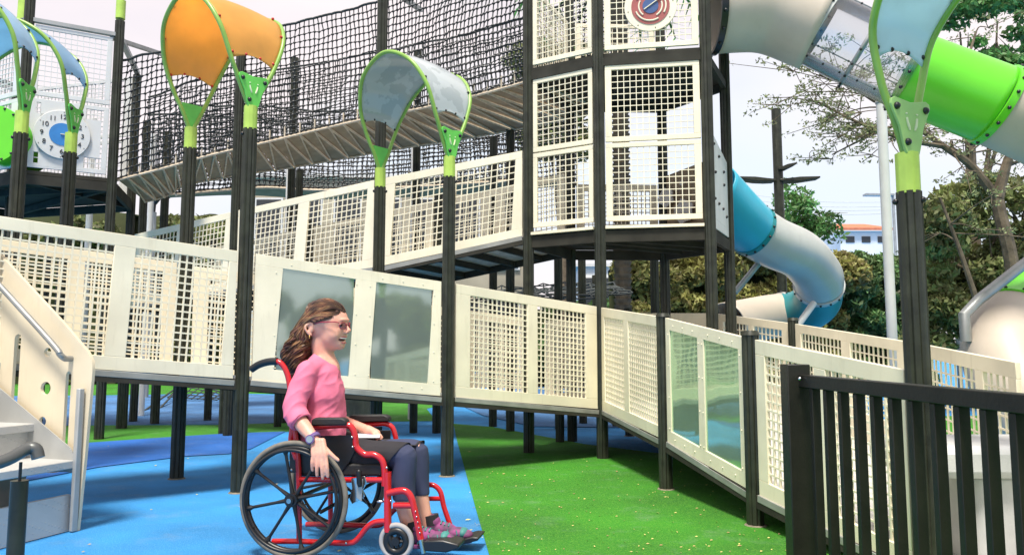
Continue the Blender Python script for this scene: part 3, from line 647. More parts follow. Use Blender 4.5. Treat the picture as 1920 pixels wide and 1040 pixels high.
pl.build('plank_walkway', M['board'], rbg, sm=False)
cb.tube([p-Z*.04 for p in near], .016, 6); cb.tube([p-Z*.04 for p in far], .016, 6); cb.build('floor_cables', M['cable'], rbg, fix=False)
tt_ = [p+Z*1.6+Vector((0,.0,0)) for p in far[::6]]
for px, Y, top in ((268,12.4,4.9),(308,12.0,4.6),(545,12.2,5.9),(560,12.9,4.2),(780,11.9,5.9),(925,11.6,4.4),(957,10.9,4.8),(95,12.5,3.2),(1046,11.2,2.6),(1090,12.0,2.6),(1225,10.9,2.4),(955,13.0,2.6),(1115,14.0,2.5)):
    p = P(px, 400, Y); t = None
    post_mb(p, 0, top, .062).build('bridge_post', M['post'], rbg)
# white posts behind
for px, Y in ((168,12.6),(540,13.2),(282,13.5),(775,12.8)):
    p = P(px, 400, Y); MB().cyl((p.x,p.y,0),(p.x,p.y,5.0),.05,12).build('grey_post', M['white'], rbg)
# farther bridge on the other side of the ring
fb = [(1000,330,13.0),(900,338,14.2),(790,345,15),(680,350,15.4),(590,352,15.4),(500,347,15),(420,352,14.4),(330,360,13.6)]
fn = smooth([P(*q) for q in fb], 5)
rb2 = thing('rope_bridge', 'farther rope net bridge, seen beneath the near one', 'rope bridge', tuple(fn[len(fn)//2]))
for pts in (fn, offs(fn, 1.0)):
    ro, kn = net(pts, None, 1.6, 84, 18, .0095, .020, .030); o = ro.build('side_net', M['rope'], rb2, sm=False, fix=False); kn.build('net_knots', M['knot'], o, fix=False)
f2 = offs(fn, 1.0); pl = MB(); pl2 = MB()
for i in range(len(fn)-1): q = [fn[i],fn[i+1],f2[i+1],f2[i]]; pl.quad8([p-Z*.04 for p in q]+q)
pl.build('plank_walkway', M['board'], rb2, sm=False); pl2.tube([p-Z*.05 for p in fn], .03, 6).build('floor_cables', M['cable'], rb2, fix=False)
# far end closing frames of the near bridge: slanting top beams
for a, b in ((P(212,72,9.9), P(310,104,11.6)), (P(718,-30,9.4), P(790,20,11.6))): MB().beam(a, b, .08, .05).build('top_beam', M['steel'], rbg)
# slack rope net slung beneath the upper ramp
sn = thing('scramble_net', 'slack black rope net slung low beneath the upper ramp', 'climbing net', (-.6,12.5,0))
m_ = MB(); kn = MB(); gx, gy = 26, 14; gr = []
for i in range(gx+1):
    row = []
    for k in range(gy+1):
        x = -3.4+i*.20; y = 11.4+k*.24; row.append(Vector((x, y, 2.12+.035*(k-4)-.16*math.sin(PI*i/gx)+.03*random.gauss(0,1))))
    gr.append(row); m_.tube(row, .012, 4, cap=False)
for k in range(gy+1): m_.tube([gr[i][k] for i in range(gx+1)], .012, 4, cap=False)
m_.build('rope_mesh', M['rope'], sn, sm=False, fix=False)
# ---------------- tube slides ----------------
def tubeslide(root, segs, r, ringm=None):
    """segs: list of (points, material, ring) drawn as one tube each; ring flange at its start"""
    for pts, m, ring, nm in segs:
        sp = smooth(pts, 8); o = MB().tube(sp, r, 40, cap=False).build(nm, m, root, solid=0 if m is M['clear'] else .02, fix=False)
        if ring:
            d = (sp[1]-sp[0]).normalized(); fl = MB(); ref = Z if abs(d.z) < .9 else Vector((0,1,0)); x = d.cross(ref).normalized(); y = d.cross(x)
            f = MB().tube([sp[0]-d*.040, sp[0]-d*.036, sp[0]+d*.036, sp[0]+d*.040], [r*1.01, r*1.075, r*1.075, r*1.01], 48, cap=False).build('flange', ring, root, fix=False)
            bolts(f, [sp[0]+(x*math.cos(2*PI*k/16)+y*math.sin(2*PI*k/16))*(r*1.085) for k in range(16)], .019, M['bolt'])
gs = thing('tube_slide', 'big tube slide with clear and bright green sections crossing the top right', 'tube slide', (2.2,8.2,0))
Pp = [P(1338,22,8.35),P(1440,22,8.35),P(1535,55,8.25),P(1615,94,8.15),P(1700,133,8.05),P(1785,166,7.95),P(1868,198,7.85),P(1960,238,7.8),P(2080,300,7.8)]
tubeslide(gs, [(Pp[0:3], M['beigepl'], M['blackpl'], 'beige_section')], .45)
tubeslide(gs, [(Pp[2:5], M['clear'], M['greypl'], 'clear_section'), (Pp[4:7], M['greenpl'], M['clear'], 'green_section'), (Pp[6:9], M['beigepl'], M['greenpl'], 'beige_section')], .405)
# mid rib rings on the clear section
sp = smooth(Pp[2:5], 8)
for i in (8,):
    d = (sp[i+1]-sp[i-1]).normalized(); f = MB().tube([sp[i]-d*.02, sp[i]+d*.02], .415, 48, cap=False).build('clear_rib', M['steel'], gs, solid=.008, fix=False)
    x = d.cross(Z).normalized(); y = d.cross(x)
    bolts(f, [sp[i]+(x*math.cos(k*PI/8)+y*math.sin(k*PI/8))*.43 for k in range(16)], .016, M['bolt'])
for k in (3, 8, 13):
    a = k*PI/8; pts = []
    for i in range(len(sp)):
        d = (sp[min(i+1,len(sp)-1)]-sp[max(i-1,0)]).normalized(); x = d.cross(Z).normalized(); y = d.cross(x); pts.append(sp[i]+(x*math.cos(a)+y*math.sin(a))*.415)
    s_ = MB().tube(pts, .008, 6).build('clear_seam', M['steel'], gs); bolts(s_, pts[1::3], .014, M['bolt'])
gl = thing('tube_slide', 'lower bend of a green rimmed tube slide at the right edge', 'tube slide', (5.6,9,0))
q = [P(2200,470,9.6),P(2060,500,9.5),P(1960,560,9.2),P(1896,606,8.9),P(1884,650,8.5),P(1905,720,8.2),P(1960,800,7.9)]
tubeslide(gl, [(q[0:4], M['greenpl'], None, 'green_section'), (q[3:], M['beigepl'], M['greenpl'], 'beige_section')], .42)
MB().tube([P(1812,640,8.4), P(1808,590,8.4), P(1835,562,8.45), P(1990,440,8.8)], .06, 12).build('support_strut', M['steel'], gl)
bs = thing('tube_slide', 'blue and grey tube slide curling down beside the tower', 'tube slide', (3.4,10.8,0))
q = [P(1335,352,10.3),P(1378,398,10.6),P(1412,432,10.9)]
q2 = [P(1412,432,10.9),P(1450,455,11.1),P(1500,478,11.5),P(1532,515,11.9),P(1535,535,12.1)]
q3 = [P(1535,535,12.1),P(1530,565,12.5),P(1500,585,12.9),P(1470,590,13.1)]
q4_ = [P(1470,590,13.1),P(1440,594,13.0),P(1400,602,12.7),P(1360,610,12.3)]
M['dteal'] = M['teal']
tubeslide(bs, [(q, M['cyan'], None, 'cyan_section'), (q2, M['greypl'], M['teal'], 'grey_section'), (q3, M['teal'], M['greypl'], 'teal_section'), (q4_, M['beigepl'], M['greypl'], 'beige_section')], .36)
MB().cyl(P(1432,482,11.2), P(1378,548,11.2), .045, 12).build('support_strut', M['steel'], bs)
MB().tube([P(1526,568,11.6), P(1480,632,11.3), P(1466,680,11.2)], .05, 12).build('support_strut', M['white'], bs)
# ---------------- stairs (front left) ----------------
st = thing('play_stairs', 'grey chequer plate stairs with cream side board at the left front', 'stairs', (-2.7,4.85,0))
sd_ = Vector((-.953,.303,0)); sw = Vector((-.303,-.953,0)); F0 = Vector((-2.72,4.86,0))
def tread_mat():
    m = mat('chequer_plate', (.50,.50,.48), .45, .15, var=.12, vscale=3)
    t = m.node_tree; n = t.nodes; l = t.links; b = n['Principled BSDF']; g = n.new('ShaderNodeTexCoord'); mp_ = n.new('ShaderNodeMapping')
    mp_.inputs['Rotation'].default_value = (.6,.5,.3); v = n.new('ShaderNodeTexVoronoi'); v.inputs['Scale'].default_value = 38; v.inputs['Randomness'].default_value = .15
    r = n.new('ShaderNodeValToRGB'); r.color_ramp.elements[0].position = .12; r.color_ramp.elements[0].color = (1,1,1,1); r.color_ramp.elements[1].position = .3; r.color_ramp.elements[1].color = (0,0,0,1)
    bu = n.new('ShaderNodeBump'); bu.inputs['Strength'].default_value = .4; bu.inputs['Distance'].default_value = .005
    l.new(g.outputs['Object'], mp_.inputs[0]); l.new(mp_.outputs[0], v.inputs['Vector']); l.new(v.outputs[0], r.inputs[0]); l.new(r.outputs[0], bu.inputs['Height']); l.new(bu.outputs[0], b.inputs['Normal']); return m
M['plateq'] = tread_mat(); M['plateq2'] = mat('grey_plate', (.40,.40,.38), .5, .2, var=.12, vscale=4)
W_ = 1.15
for i in range(6):
    z = .22+.205*(i+0); f = F0+sd_*(.02+.34*i-.0)
    if i == 0:
        MB().box(F0+sd_*.03+sw*(W_/2)+Z*.115, (.03,W_,.22), sd_, sw, Z).build('riser', M['plateq'], st)
        continue
    z = .22+.215*i; f = F0+sd_*(.34*(i-1)+.0)
    MB().box(f+sd_*.20+sw*(W_/2)+Z*(z-.025), (.42,W_,.05), sd_, sw, Z).build('tread', M['plateq'], st, bevel=.006)
    if i > 1: MB().box(f+sd_*.05+sw*(W_/2)+Z*(z-.05-.0825), (.02,W_,.164), sd_, sw, Z).build('riser', M['plateq'], st)
# slanting plate in the gap under the first tread and grey stringer plate along the steps
MB().box(F0+sd_*.36+sw*.36+Z*.24, (.015,.62,.40), (sd_+Z*.35).normalized(), sw, (Z-sd_*.35).normalized()).build('brace_plate', M['board'], st)
MB().prism([F0+sd_*s+Z*z+sw*.002 for s, z in ((.0,.36),(.0,.47),(.03,.51),(.70,.90),(1.6,1.44),(1.6,1.05),(.45,.36))], sw*.008).build('stringer_plate', M['plateq2'], st)
# side board with handrail on the far side
off = -sw*.03
def bp(s, z): return F0+sd_*s+off+Z*z
outl = [(-.02,.0),(-.05,.45),(-.075,.98),(-.07,1.04),(-.03,1.10),(.05,1.17),(.20,1.30),(.9,1.86),(1.9,2.62),(2.1,2.62),(2.1,1.4),(1.7,1.2),(.32,.52),(.04,.38),(.03,0)]
def cut_board(outline, holes, d, par, m):
    bm = bmesh.new()
    import mathutils.geometry as mg
    loops = [outline]+holes
    pts3 = [[Vector((a, b, 0)) for a, b in lo] for lo in loops]
    tris = mg.tessellate_polygon(pts3); fl = [p for lo in loops for p in lo]
    mb = MB(); n = len(fl); mb.v = [tuple(bp(*p)) for p in fl]+[tuple(bp(*p)+d) for p in fl]
    for t in tris: mb.f.append(list(t)); mb.f.append([t[2]+n, t[1]+n, t[0]+n])
    k = 0
    for lo in loops:
        m_ = len(lo)
        for i in range(m_): a, b = k+i, k+(i+1)%m_; mb.f.append([a, b, b+n, a+n])
        k += m_
    return mb.build('side_board', M['tan'], par)
def circ(cx, cz, r, n=20): return [(cx+r*math.cos(2*PI*i/n), cz+r*math.sin(2*PI*i/n)) for i in range(n)]
def slot(cx, z0, z1, w): return [(cx-w,z0+w),(cx-w*.7,z0+w*.3),(cx,z0),(cx+w*.7,z0+w*.3),(cx+w,z0+w),(cx+w,z1-w),(cx+w*.7,z1-w*.3),(cx,z1),(cx-w*.7,z1-w*.3),(cx-w,z1-w)]
holes = [slot(.115,.46,.98,.022), circ(.30,.87,.042), circ(.31,.66,.03), circ(.30,1.10,.03), slot(.56,.70,1.22,.028), circ(.78,1.14,.05), circ(.80,.90,.032), circ(.76,1.38,.03), slot(1.05,1.0,1.6,.03)]
cut_board(outl, holes, -sw*.022, st, M['cream'])
hr = [bp(.03,.92)+sw*.09, bp(.0,1.02)+sw*.09, bp(.04,1.09)+sw*.09, bp(.35,1.31)+sw*.09, bp(1.2,1.96)+sw*.09, bp(1.9,2.5)+sw*.09]
MB().tube([bp(.10,1.06)+sw*.0]+smooth([bp(.10,1.06)+sw*.05, bp(.10,1.09)+sw*.09, bp(.22,1.20)+sw*.09, bp(1.2,1.98)+sw*.09, bp(1.9,2.54)+sw*.09], 5), .019, 12).build('handrail', mat('stair_rail', (.30,.30,.28), .4, .4), st)
MB().box(F0+Z*.44-sd_*.02+sw*.0, (.030,.04,.87), sd_, sw, Z).build('corner_upright', M['plateq2'], st, bevel=.006)
# ---------------- handrail post front left ----------------
hp_ = P(37,900,3.05); t = thing('handrail_post', 'short dark round post carrying a bent grey handrail, lower left corner', 'handrail', (hp_.x,hp_.y,0))
MB().cyl((hp_.x,hp_.y,0), (hp_.x,hp_.y,hp_.z), .031, 20).build('post', M['post'], t)
MB().cyl((hp_.x,hp_.y,hp_.z), (hp_.x,hp_.y,hp_.z+.07), .006, 8).build('bracket', M['bolt'], t)
e = P(70,850,3.05)
MB().tube(smooth([P(-150,905,2.75), P(0,866,2.95), P(48,842,3.05), P(66,841,3.07), P(72,858,3.07)], 6), .024, 14).build('rail', mat('dull_steel', (.12,.125,.12), .4, .6), t)
# ---------------- black fence front right ----------------
fa = Vector((1.205,3.22,0)); fbk = Vector((1.345,1.62,0))
fen = thing('black_railing', 'black metal fence of square balusters at the lower right corner', 'fence', tuple(fa))
zf0, zf1 = gz(fa, 704), .985
M['black'] = mat('black_metal', (.012,.012,.008), .45, 0, var=.3, vscale=8, bump=.1, spec=.35)
MB().box((fa.x-.02,fa.y+.02,.525), (.095,.09,1.05)).build('end_post', M['black'], fen, bevel=.004)
MB().beam(up(fa,zf0-.02), up(fbk,zf1-.02), .05, .05).build('top_rail', M['black'], fen, bevel=.003)
MB().beam(up(fa,.10), up(fbk,.10), .04, .04).build('bottom_rail', M['black'], fen, bevel=.003)
for i in range(1, 15):
    p = fa.lerp(fbk, i/14.6); z = lerp(zf0, zf1, i/14.6)-.046
    MB().box((p.x,p.y,(z+.121)/2), (.034,.030,z-.121)).build('baluster', M['black'], fen, bevel=.002)
MB().ball(up(fa,zf0)+Vector((-.03,-.06,-.01)), .008, 10, 6).build('bolt', M['chrome'], fen)
# ---------------- moulded play table on the ramp ----------------
pc = P(1850,880,3.75)
tb = thing('play_table', 'white moulded play table standing behind the black fence', 'table', (pc.x,pc.y,.08))
zt = gz(Vector((0,3.7,0)), 836)
def rounded(cx, cy, a, b, r, n=8):
    o = []
    for sx, sy, a0 in ((1,1,0),(-1,1,90),(-1,-1,180),(1,-1,270)):
        for k in range(n+1): an = R(a0+90*k/n); o.append((cx+sx*(a-r)+r*math.cos(an), cy+sy*(b-r)+r*math.sin(an)))
    return o
M['table'] = mat('moulded_stone', (.60,.60,.58), .55, var=.1, vscale=5, bump=.2, bscale=120)
MB().prism([Vector((x,y,zt-.15)) for x, y in rounded(pc.x+.12, pc.y+.22, .47, .30, .09)], Z*.15).build('table_top', M['table'], tb, bevel=.035)
MB().prism([Vector((x,y,.08)) for x, y in rounded(pc.x+.22, pc.y+.2, .28, .20, .07)], Z*(zt-.15-.08)).build('pedestal', M['table'], tb, bevel=.02)
# ---------------- lamps and poles ----------------
def pole(name, label, cat, px, Y, ytop, r, m, grp=None):
    p = P(px, ytop, Y); t = thing(name, label, cat, (p.x,p.y,0), grp); MB().cyl((p.x,p.y,0), (p.x,p.y,p.z), r, 20, prof=None).build('pole', m, t); return t, p
t, p = pole('street_lamp', 'dark round lamp column with two flat arms, right of the tower', 'street lamp', 1455, 17, 205, .105, M['post'])
for s_, dz, dy in ((-1,0,0),(1,0,0),(.35,.25,-.3)):
    a = P(1455,340,17)+Z*dz; x = s_*1.0
    pts = [a+Vector((x*t_,dy*t_,0))+Z*z_ for t_, z_ in ((.05,-.02),(.25,-.03),(.5,-.02),(.95,.05),(.95,.09),(.5,.08),(.25,.05),(.05,.03))]
    MB().prism([q-Vector((0,.14,0)) for q in pts], Vector((0,.28,0))).build('lamp_arm', M['post'], t, bevel=.01)
t, p = pole('mast', 'tall pale metal mast standing left of the right shade arch', 'pole', 1652, 9.8, 195, .062, M['white'])
MB().ball(p+Z*.02, .075, 14, 8, sc=(1,1,.6)).build('mast_cap', M['steel'], t)
for px, yt, yc in ((1789,458,500),(289,375,398)):
    t, p = pole('path_lamp', 'slim grey park lamp in front of the trees at the right' if px > 1000 else 'slim grey park lamp below the clock platform', 'park lamp', px, 19, yc, .06, M['steel'])
    MB().cyl(p, p+Z*.40, .03, 12, .05).build('lamp_neck', M['bolt'], t)
    MB().cyl(p+Z*.40, p+Z*.46, .36, 24, .30).cyl(p+Z*.2, p+Z*.4, .05, 16, .18).build('lamp_head', M['bolt'], t)
t, p = pole('street_lamp', 'distant thin street lamp with one arm near the orange roof', 'street lamp', 1674, 48, 366, .09, M['steel'])
MB().beam(p, p+Vector((-1.8,0,.02)), .5, .12).build('lamp_arm', M['steel'], t)
for k, (ya, yb) in enumerate(((362,378),(372,386),(380,392),(388,399))):
    a, b = P(1380,ya,60), P(1720,yb,52); md = (a+b)/2-Z*.35
    o = MB().tube(smooth([a,md,b],6), .018, 5).build('power_line', M['steel']); tag(o, 'thin power lines crossing the sky beyond the lamp column', 'power line', 'power lines in the sky')
# ---------------- buildings ----------------
M['roof'] = mat('clay_roof', (.50,.16,.08), .8, var=.2, vscale=3); M['wallw'] = mat('white_render', (.68,.70,.70), .8, var=.06, vscale=1); M['wallb'] = mat('beige_render', (.36,.32,.24), .8, var=.3, vscale=.7)
M['win'] = mat('dark_window', (.03,.035,.04), .15)
hc = P(1612,452,62); h = thing('house', 'white house with orange clay roof above the hedge', 'house', (hc.x,hc.y,0))
zt1, zt2 = gz(Vector((0,62,0)),433), gz(Vector((0,62,0)),413)
xa, xb = P(1575,440,62).x, P(1665,440,62).x
MB().box(((xa+xb)/2,65,zt1/2), (xb-xa,6,zt1)).build('wall', M['wallw'], h)
MB().prism([Vector((xa-.3,61.6,zt1)),Vector((xb+.3,61.6,zt1)),Vector((xb-.5,65,zt2+.0)),Vector((xa+.2,65,zt2))], Z*.2).build('roof', M['roof'], h)
for k in range(3): MB().box((xa+.8+k*1.3,61.98,zt1-.7), (.7,.06,.5)).build('window', M['win'], h)
def building(label, px0, px1, ytop, Y, dep, m, wins, rows):
    a, b = P(px0,ytop,Y), P(px1,ytop,Y); t = thing('building', label, 'building', ((a.x+b.x)/2,Y,0)); zt = a.z
    MB().box(((a.x+b.x)/2,Y+dep/2,zt/2), (b.x-a.x,dep,zt)).build('wall', m, t)
    MB().box(((a.x+b.x)/2,Y+dep/2,zt+.06), (b.x-a.x+.3,dep+.3,.12)).build('roof', M['white'], t)
    for r_ in range(rows):
        for k in range(wins):
            x = lerp(a.x, b.x, (k+.5)/wins); z = zt-(r_+.55)*zt/rows*.98
            w0 = (b.x-a.x)/wins*.62; h0 = zt/rows*.66
            f = MB().box((x,Y-.03,z), (w0+.12,.08,h0+.12)).build('window', M['white'], t)
            MB().box((x,Y-.075,z), (w0,.03,h0)).build('pane', M['win'], f)
building('pale beige pavilion with dark windows behind the upper ramp', 470, 985, 335, 24, 8, M['wallb'], 7, 2)
building('low white building at the left behind the play posts', -250, 330, 640, 34, 6, M['wallw'], 6, 1)
building('white building seen between the posts under the tower', 1085, 1215, 500, 34, 6, M['wallw'], 3, 2)
# park wall on the left horizon
o = MB().beam(Vector((-40,36,.35)), Vector((-4,30,.35)), .3, .7).build('garden_wall', M['wallw']); tag(o, 'low pale wall at the far end of the playground', 'wall')
# ground rope climber beneath the ramp
rc = thing('rope_climber', 'low black ground net on slanted legs under the left ramp', 'climbing net', tuple(G(380,750)))
m_ = MB(); c0 = G(300,768); c1_ = G(345,742); c2_ = G(430,746)
for a, b in ((G(270,770), c1_+Z*.35),(G(300,765), c1_+Z*.35),(c1_+Z*.35, c2_+Z*.1)): m_.tube([a,b], .02, 8)
for k in range(9): m_.tube([lerp(c1_+Z*.35, c2_+Z*.1, k/8), lerp(c1_, c2_, k/8)+Vector((.3,-1.6,.05))], .014, 6)
for k in range(5): m_.tube([c1_+Z*(.35-.07*k)+Vector((.3,-1.6,0))*(k/4), c2_+Z*(.1-.01*k)+Vector((.3,-1.6,0))*(k/4)], .014, 6)
m_.build('net', M['rope'], rc)
# ---------------- vegetation ----------------
def leaves(name, m, par, clumps, n, size, seed=1, flatn=.0):
    g = np.random.default_rng(seed); cl = np.array([[*c, *r] for c, r in clumps], float)
    vol = np.prod(cl[:,3:], axis=1)**(2/3); idx = g.choice(len(cl), n, p=vol/vol.sum())
    u = g.normal(size=(n,3)); u /= np.linalg.norm(u, axis=1)[:,None]; rad = g.uniform(.45, 1.08, n)[:,None]**.7
    c = cl[idx,:3]+u*rad*cl[idx,3:]
    a = g.normal(size=(n,3)); a /= np.linalg.norm(a, axis=1)[:,None]
    b = np.cross(a, g.normal(size=(n,3))); b /= np.linalg.norm(b, axis=1)[:,None]
    s = (size*g.uniform(.5,1.3,n))[:,None]
    v = np.stack([c-a*s, c+b*s*.42, c+a*s, c-b*s*.42], 1).reshape(-1,3)
    ok = np.repeat(c[:,2] > .02, 4)
    v = v[ok]; k = len(v)//4
    org = Vector((0,0,0)); r = par
    while r is not None and r.parent: r = r.parent
    if r is not None: org = r.location
    v = v-np.array(org)
    me = bpy.data.meshes.new(name); me.vertices.add(4*k); me.vertices.foreach_set('co', v.ravel())
    me.loops.add(4*k); me.loops.foreach_set('vertex_index', np.arange(4*k, dtype=np.int32))
    me.polygons.add(k); me.polygons.foreach_set('loop_start', np.arange(0,4*k,4,dtype=np.int32)); me.polygons.foreach_set('loop_total', np.full(k,4,dtype=np.int32))
    me.update(); me.validate(); me.materials.append(m); o = bpy.data.objects.new(name, me); C.objects.link(o)
    if par is not None: o.parent = par
    return o
def subclump(c, r, n, q, seed):
    g = random.Random(seed); o = []
    for i in range(n):
        u = Vector((g.gauss(0,1), g.gauss(0,1), g.gauss(0,1))).normalized()*g.uniform(.3,.95)
        k = g.uniform(.6,1.3)*q; o.append(((c[0]+u.x*r[0], c[1]+u.y*r[1], c[2]+u.z*r[2]), (r[0]*k, r[1]*k, r[2]*k)))
    return o
def bush(name, label, cat, px0, px1, ytop, Y, dep, m, n, size, seed, grp=None, bottom=0):
    a, b = P(px0,ytop,Y), P(px1,ytop,Y); h = a.z; c = Vector(((a.x+b.x)/2, Y+dep/2, 0))
    t = thing(name, label, cat, tuple(c), grp); g = random.Random(seed); cl = []
    w = b.x-a.x; k = max(8, int(w*2.2))
    for i in range(k*6):
        x = a.x+w*g.random(); z = h*(g.random()**.6)*.9; rr_ = g.uniform(.25,.55)
        z = z if i % 2 else h*g.random()*.9; cl.append(((x, Y+g.uniform(0,dep*.4), min(z, h-rr_*.6)), (rr_, rr_*.8, rr_*.8)))
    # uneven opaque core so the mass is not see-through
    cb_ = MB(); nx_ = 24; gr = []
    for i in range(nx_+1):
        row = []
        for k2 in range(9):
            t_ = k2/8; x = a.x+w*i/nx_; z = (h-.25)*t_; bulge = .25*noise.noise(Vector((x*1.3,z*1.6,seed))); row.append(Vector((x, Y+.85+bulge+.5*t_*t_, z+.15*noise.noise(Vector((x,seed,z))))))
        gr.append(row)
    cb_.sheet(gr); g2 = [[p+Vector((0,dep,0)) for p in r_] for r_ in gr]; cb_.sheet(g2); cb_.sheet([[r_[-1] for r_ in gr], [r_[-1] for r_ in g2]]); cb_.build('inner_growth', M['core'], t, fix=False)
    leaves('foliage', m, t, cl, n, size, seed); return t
bush('hedge', 'yellow green hedge seen through the open base of the tower', 'hedge', 1185, 1375, 452, 17, 3, M['hedge'], 30000, .095, 3, bottom=1)
bush('hedge', 'tall pale green hedge behind the blue slide', 'hedge', 1360, 1600, 438, 19.5, 3, M['hedge'], 36000, .095, 4)
bush('hedge', 'ivy green hedge below the orange roofed house', 'hedge', 1590, 1745, 452, 20.5, 3, M['hedge2'], 26000, .095, 5)
bush('hedge', 'dark hedge under the clock platform at the left', 'hedge', -120, 210, 372, 26, 4, M['leafd'], 16000, .16, 6)
bush('hedge', 'dark hedge between the clock platform and the upper ramp', 'hedge', 210, 480, 378, 27, 4, M['leafd'], 14000, .16, 7)
bush('shrub', 'low shrub in the shade beneath the tower', 'shrub', 990, 1190, 560, 24, 3, M['hedge2'], 7000, .14, 8)
def tree(label, base, h, trunk_r, limbs, clumps, m, n, size, seed, cat='tree', lean=(0,0)):
    t = thing('tree', label, cat, tuple(base)); g = random.Random(seed)
    tp_ = smooth([base, base+Vector((lean[0]*.4+g.uniform(-.1,.1), lean[1]*.4, h*.5)), base+Vector((lean[0],lean[1],h))], 5)
    mb = MB().tube(tp_, list(np.linspace(trunk_r, trunk_r*.6, len(tp_))), 10)
    for (c, r) in limbs:
        s = tp_[int(len(tp_)*g.uniform(.45,.99))-1]; c = Vector(c); md = s.lerp(c,.5)+Vector((g.uniform(-.2,.2),g.uniform(-.2,.2),g.uniform(0,.35)))
        l_ = smooth([s,md,c],5); mb.tube(l_, list(np.linspace(r, r*.25, len(l_))), 7)
        for q in range(5):
            s2 = l_[g.randrange(3,len(l_))]; e2 = s2+Vector((g.gauss(0,.45),g.gauss(0,.45),g.gauss(.15,.35))); mb.tube([s2, s2.lerp(e2,.5)+Vector((0,0,.08)), e2], [r*.3,r*.2,r*.08], 5)
    mb.build('trunk', M['bark'], t); leaves('crown', m, t, clumps, n, size, seed); return t
# thick tree at the right edge
def PC(px, py, Y, rx, ry=None, rz=None): p = P(px,py,Y); return ((p.x,p.y,p.z),(rx,ry or rx,rz or rx*.7))
g = random.Random(11)
cl = []
for i in range(60):
    px = g.uniform(1725,1990); top = 430-(px-1725)*.85 if px < 1860 else 320; py = g.uniform(top, 650); cl.append(PC(px,py,g.uniform(14.2,16.8),g.uniform(.28,.6)))
lim = [(P(1760,480,15),.10),(P(1800,380,15),.1),(P(1880,330,15),.12),(P(1940,420,15),.12),(P(1850,520,14.6),.09),(P(1985,330,15),.12)]
b = P(1890,640,15.5); b.z = 0
tree('dark leafy tree filling the right edge behind the shade arch', b, P(1890,480,15.5).z, .22, lim, cl, M['leafd'], 42000, .08, 12)
# sparse spreading acacia-like tree with bare limbs
b = P(1905,640,12.8); b.z = 0; t = thing('tree', 'sparse spreading tree with bare twisting limbs under the green slide', 'tree', tuple(b))
mb = MB(); tips = []
def limb(pts, r0, r1, twigs=10, sp=.8):
    s = smooth(pts, 6); mb.tube(s, list(np.linspace(r0, r1, len(s))), 8)
    for q in range(twigs):
        i = g.randrange(len(s)//3, len(s)); e = s[i]+Vector((g.gauss(-.1,sp),g.gauss(0,sp*.6),g.gauss(.1,sp*.45))); m1 = s[i].lerp(e,.5)+Vector((g.gauss(0,.1),0,g.uniform(0,.15)))
        mb.tube(smooth([s[i],m1,e],3), list(np.linspace(r1*.7,.006,7)), 5); tips.append(e)
        for q2 in range(3):
            e2 = e+Vector((g.gauss(-.05,.3),g.gauss(0,.25),g.gauss(.03,.16))); mb.tube([m1.lerp(e,.6), e2], [.008,.004], 4); tips.append(e2)
Yt = 12.6
limb([b, P(1900,520,Yt), P(1875,400,Yt), P(1870,370,Yt)], .12, .09, 0)
limb([P(1870,372,Yt), P(1820,310,Yt), P(1770,275,Yt), P(1700,225,Yt), P(1640,190,Yt)], .08, .025, 14)
limb([P(1770,275,Yt), P(1700,262,Yt-.3), P(1610,230,Yt-.3), P(1530,190,Yt)], .045, .015, 22, .55)
limb([P(1640,190,Yt), P(1590,160,Yt), P(1530,140,Yt)], .03, .012, 16, .5)
limb([P(1700,225,Yt), P(1620,260,Yt), P(1560,290,Yt)], .025, .010, 12, .45)
limb([P(1870,372,Yt), P(1890,300,Yt), P(1920,230,Yt)], .1, .05, 8)
limb([P(1820,310,Yt), P(1815,240,Yt), P(1800,170,Yt+.4), P(1830,60,Yt+.6)], .05, .02, 14, .55)
limb([P(1830,560,Yt), P(1800,470,Yt), P(1762,370,Yt)], .05, .02, 4)
mb.build('trunk', M['bark'], t); leaves('crown', M['leafo'], t, [((q.x,q.y,q.z),(.13,.13,.06)) for q in tips], 8000, .034, 21)
# tree top right corner beyond the slide
b = P(1840,600,17); b.z = 0; g = random.Random(5)
tree('green tree reaching up behind the top right of the green slide', b, P(1840,190,17).z, .16, [(P(1800,60,17),.07),(P(1870,40,17),.07),(P(1910,120,17),.06),(P(1780,110,17),.05)],
     [PC(g.uniform(1775,1935),g.uniform(-20,150),17+g.uniform(-.8,.8),g.uniform(.16,.36)) for i in range(34)], M['leafg'], 6500, .09, 13)
b = P(1512,560,23); b.z = 0
tree('small loose tree behind the blue slide', b, P(1512,420,23).z, .12, [(P(1485,400,23),.05),(P(1540,410,23),.05),(P(1510,375,23),.05)],
     [PC(g.uniform(1470,1565),g.uniform(360,445),23+g.uniform(-.6,.6),g.uniform(.25,.5)) for i in range(22)]+[PC(1478,345,23,.3),PC(1500,370,23,.4)], M['leafg'], 2600, .10, 14)
b = P(1050,500,24); b.z = 0; g = random.Random(9)
tree('tall dark tree seen through the left lattice face of the tower', b, P(1050,240,24).z, .2, [(P(1015,200,24),.08),(P(1090,170,24),.08),(P(1050,130,24),.07)], [PC(g.uniform(985,1125),g.uniform(95,285),24+g.uniform(-1,1),g.uniform(.4,.8)) for i in range(34)], M['leafd'], 15000, .11, 15)
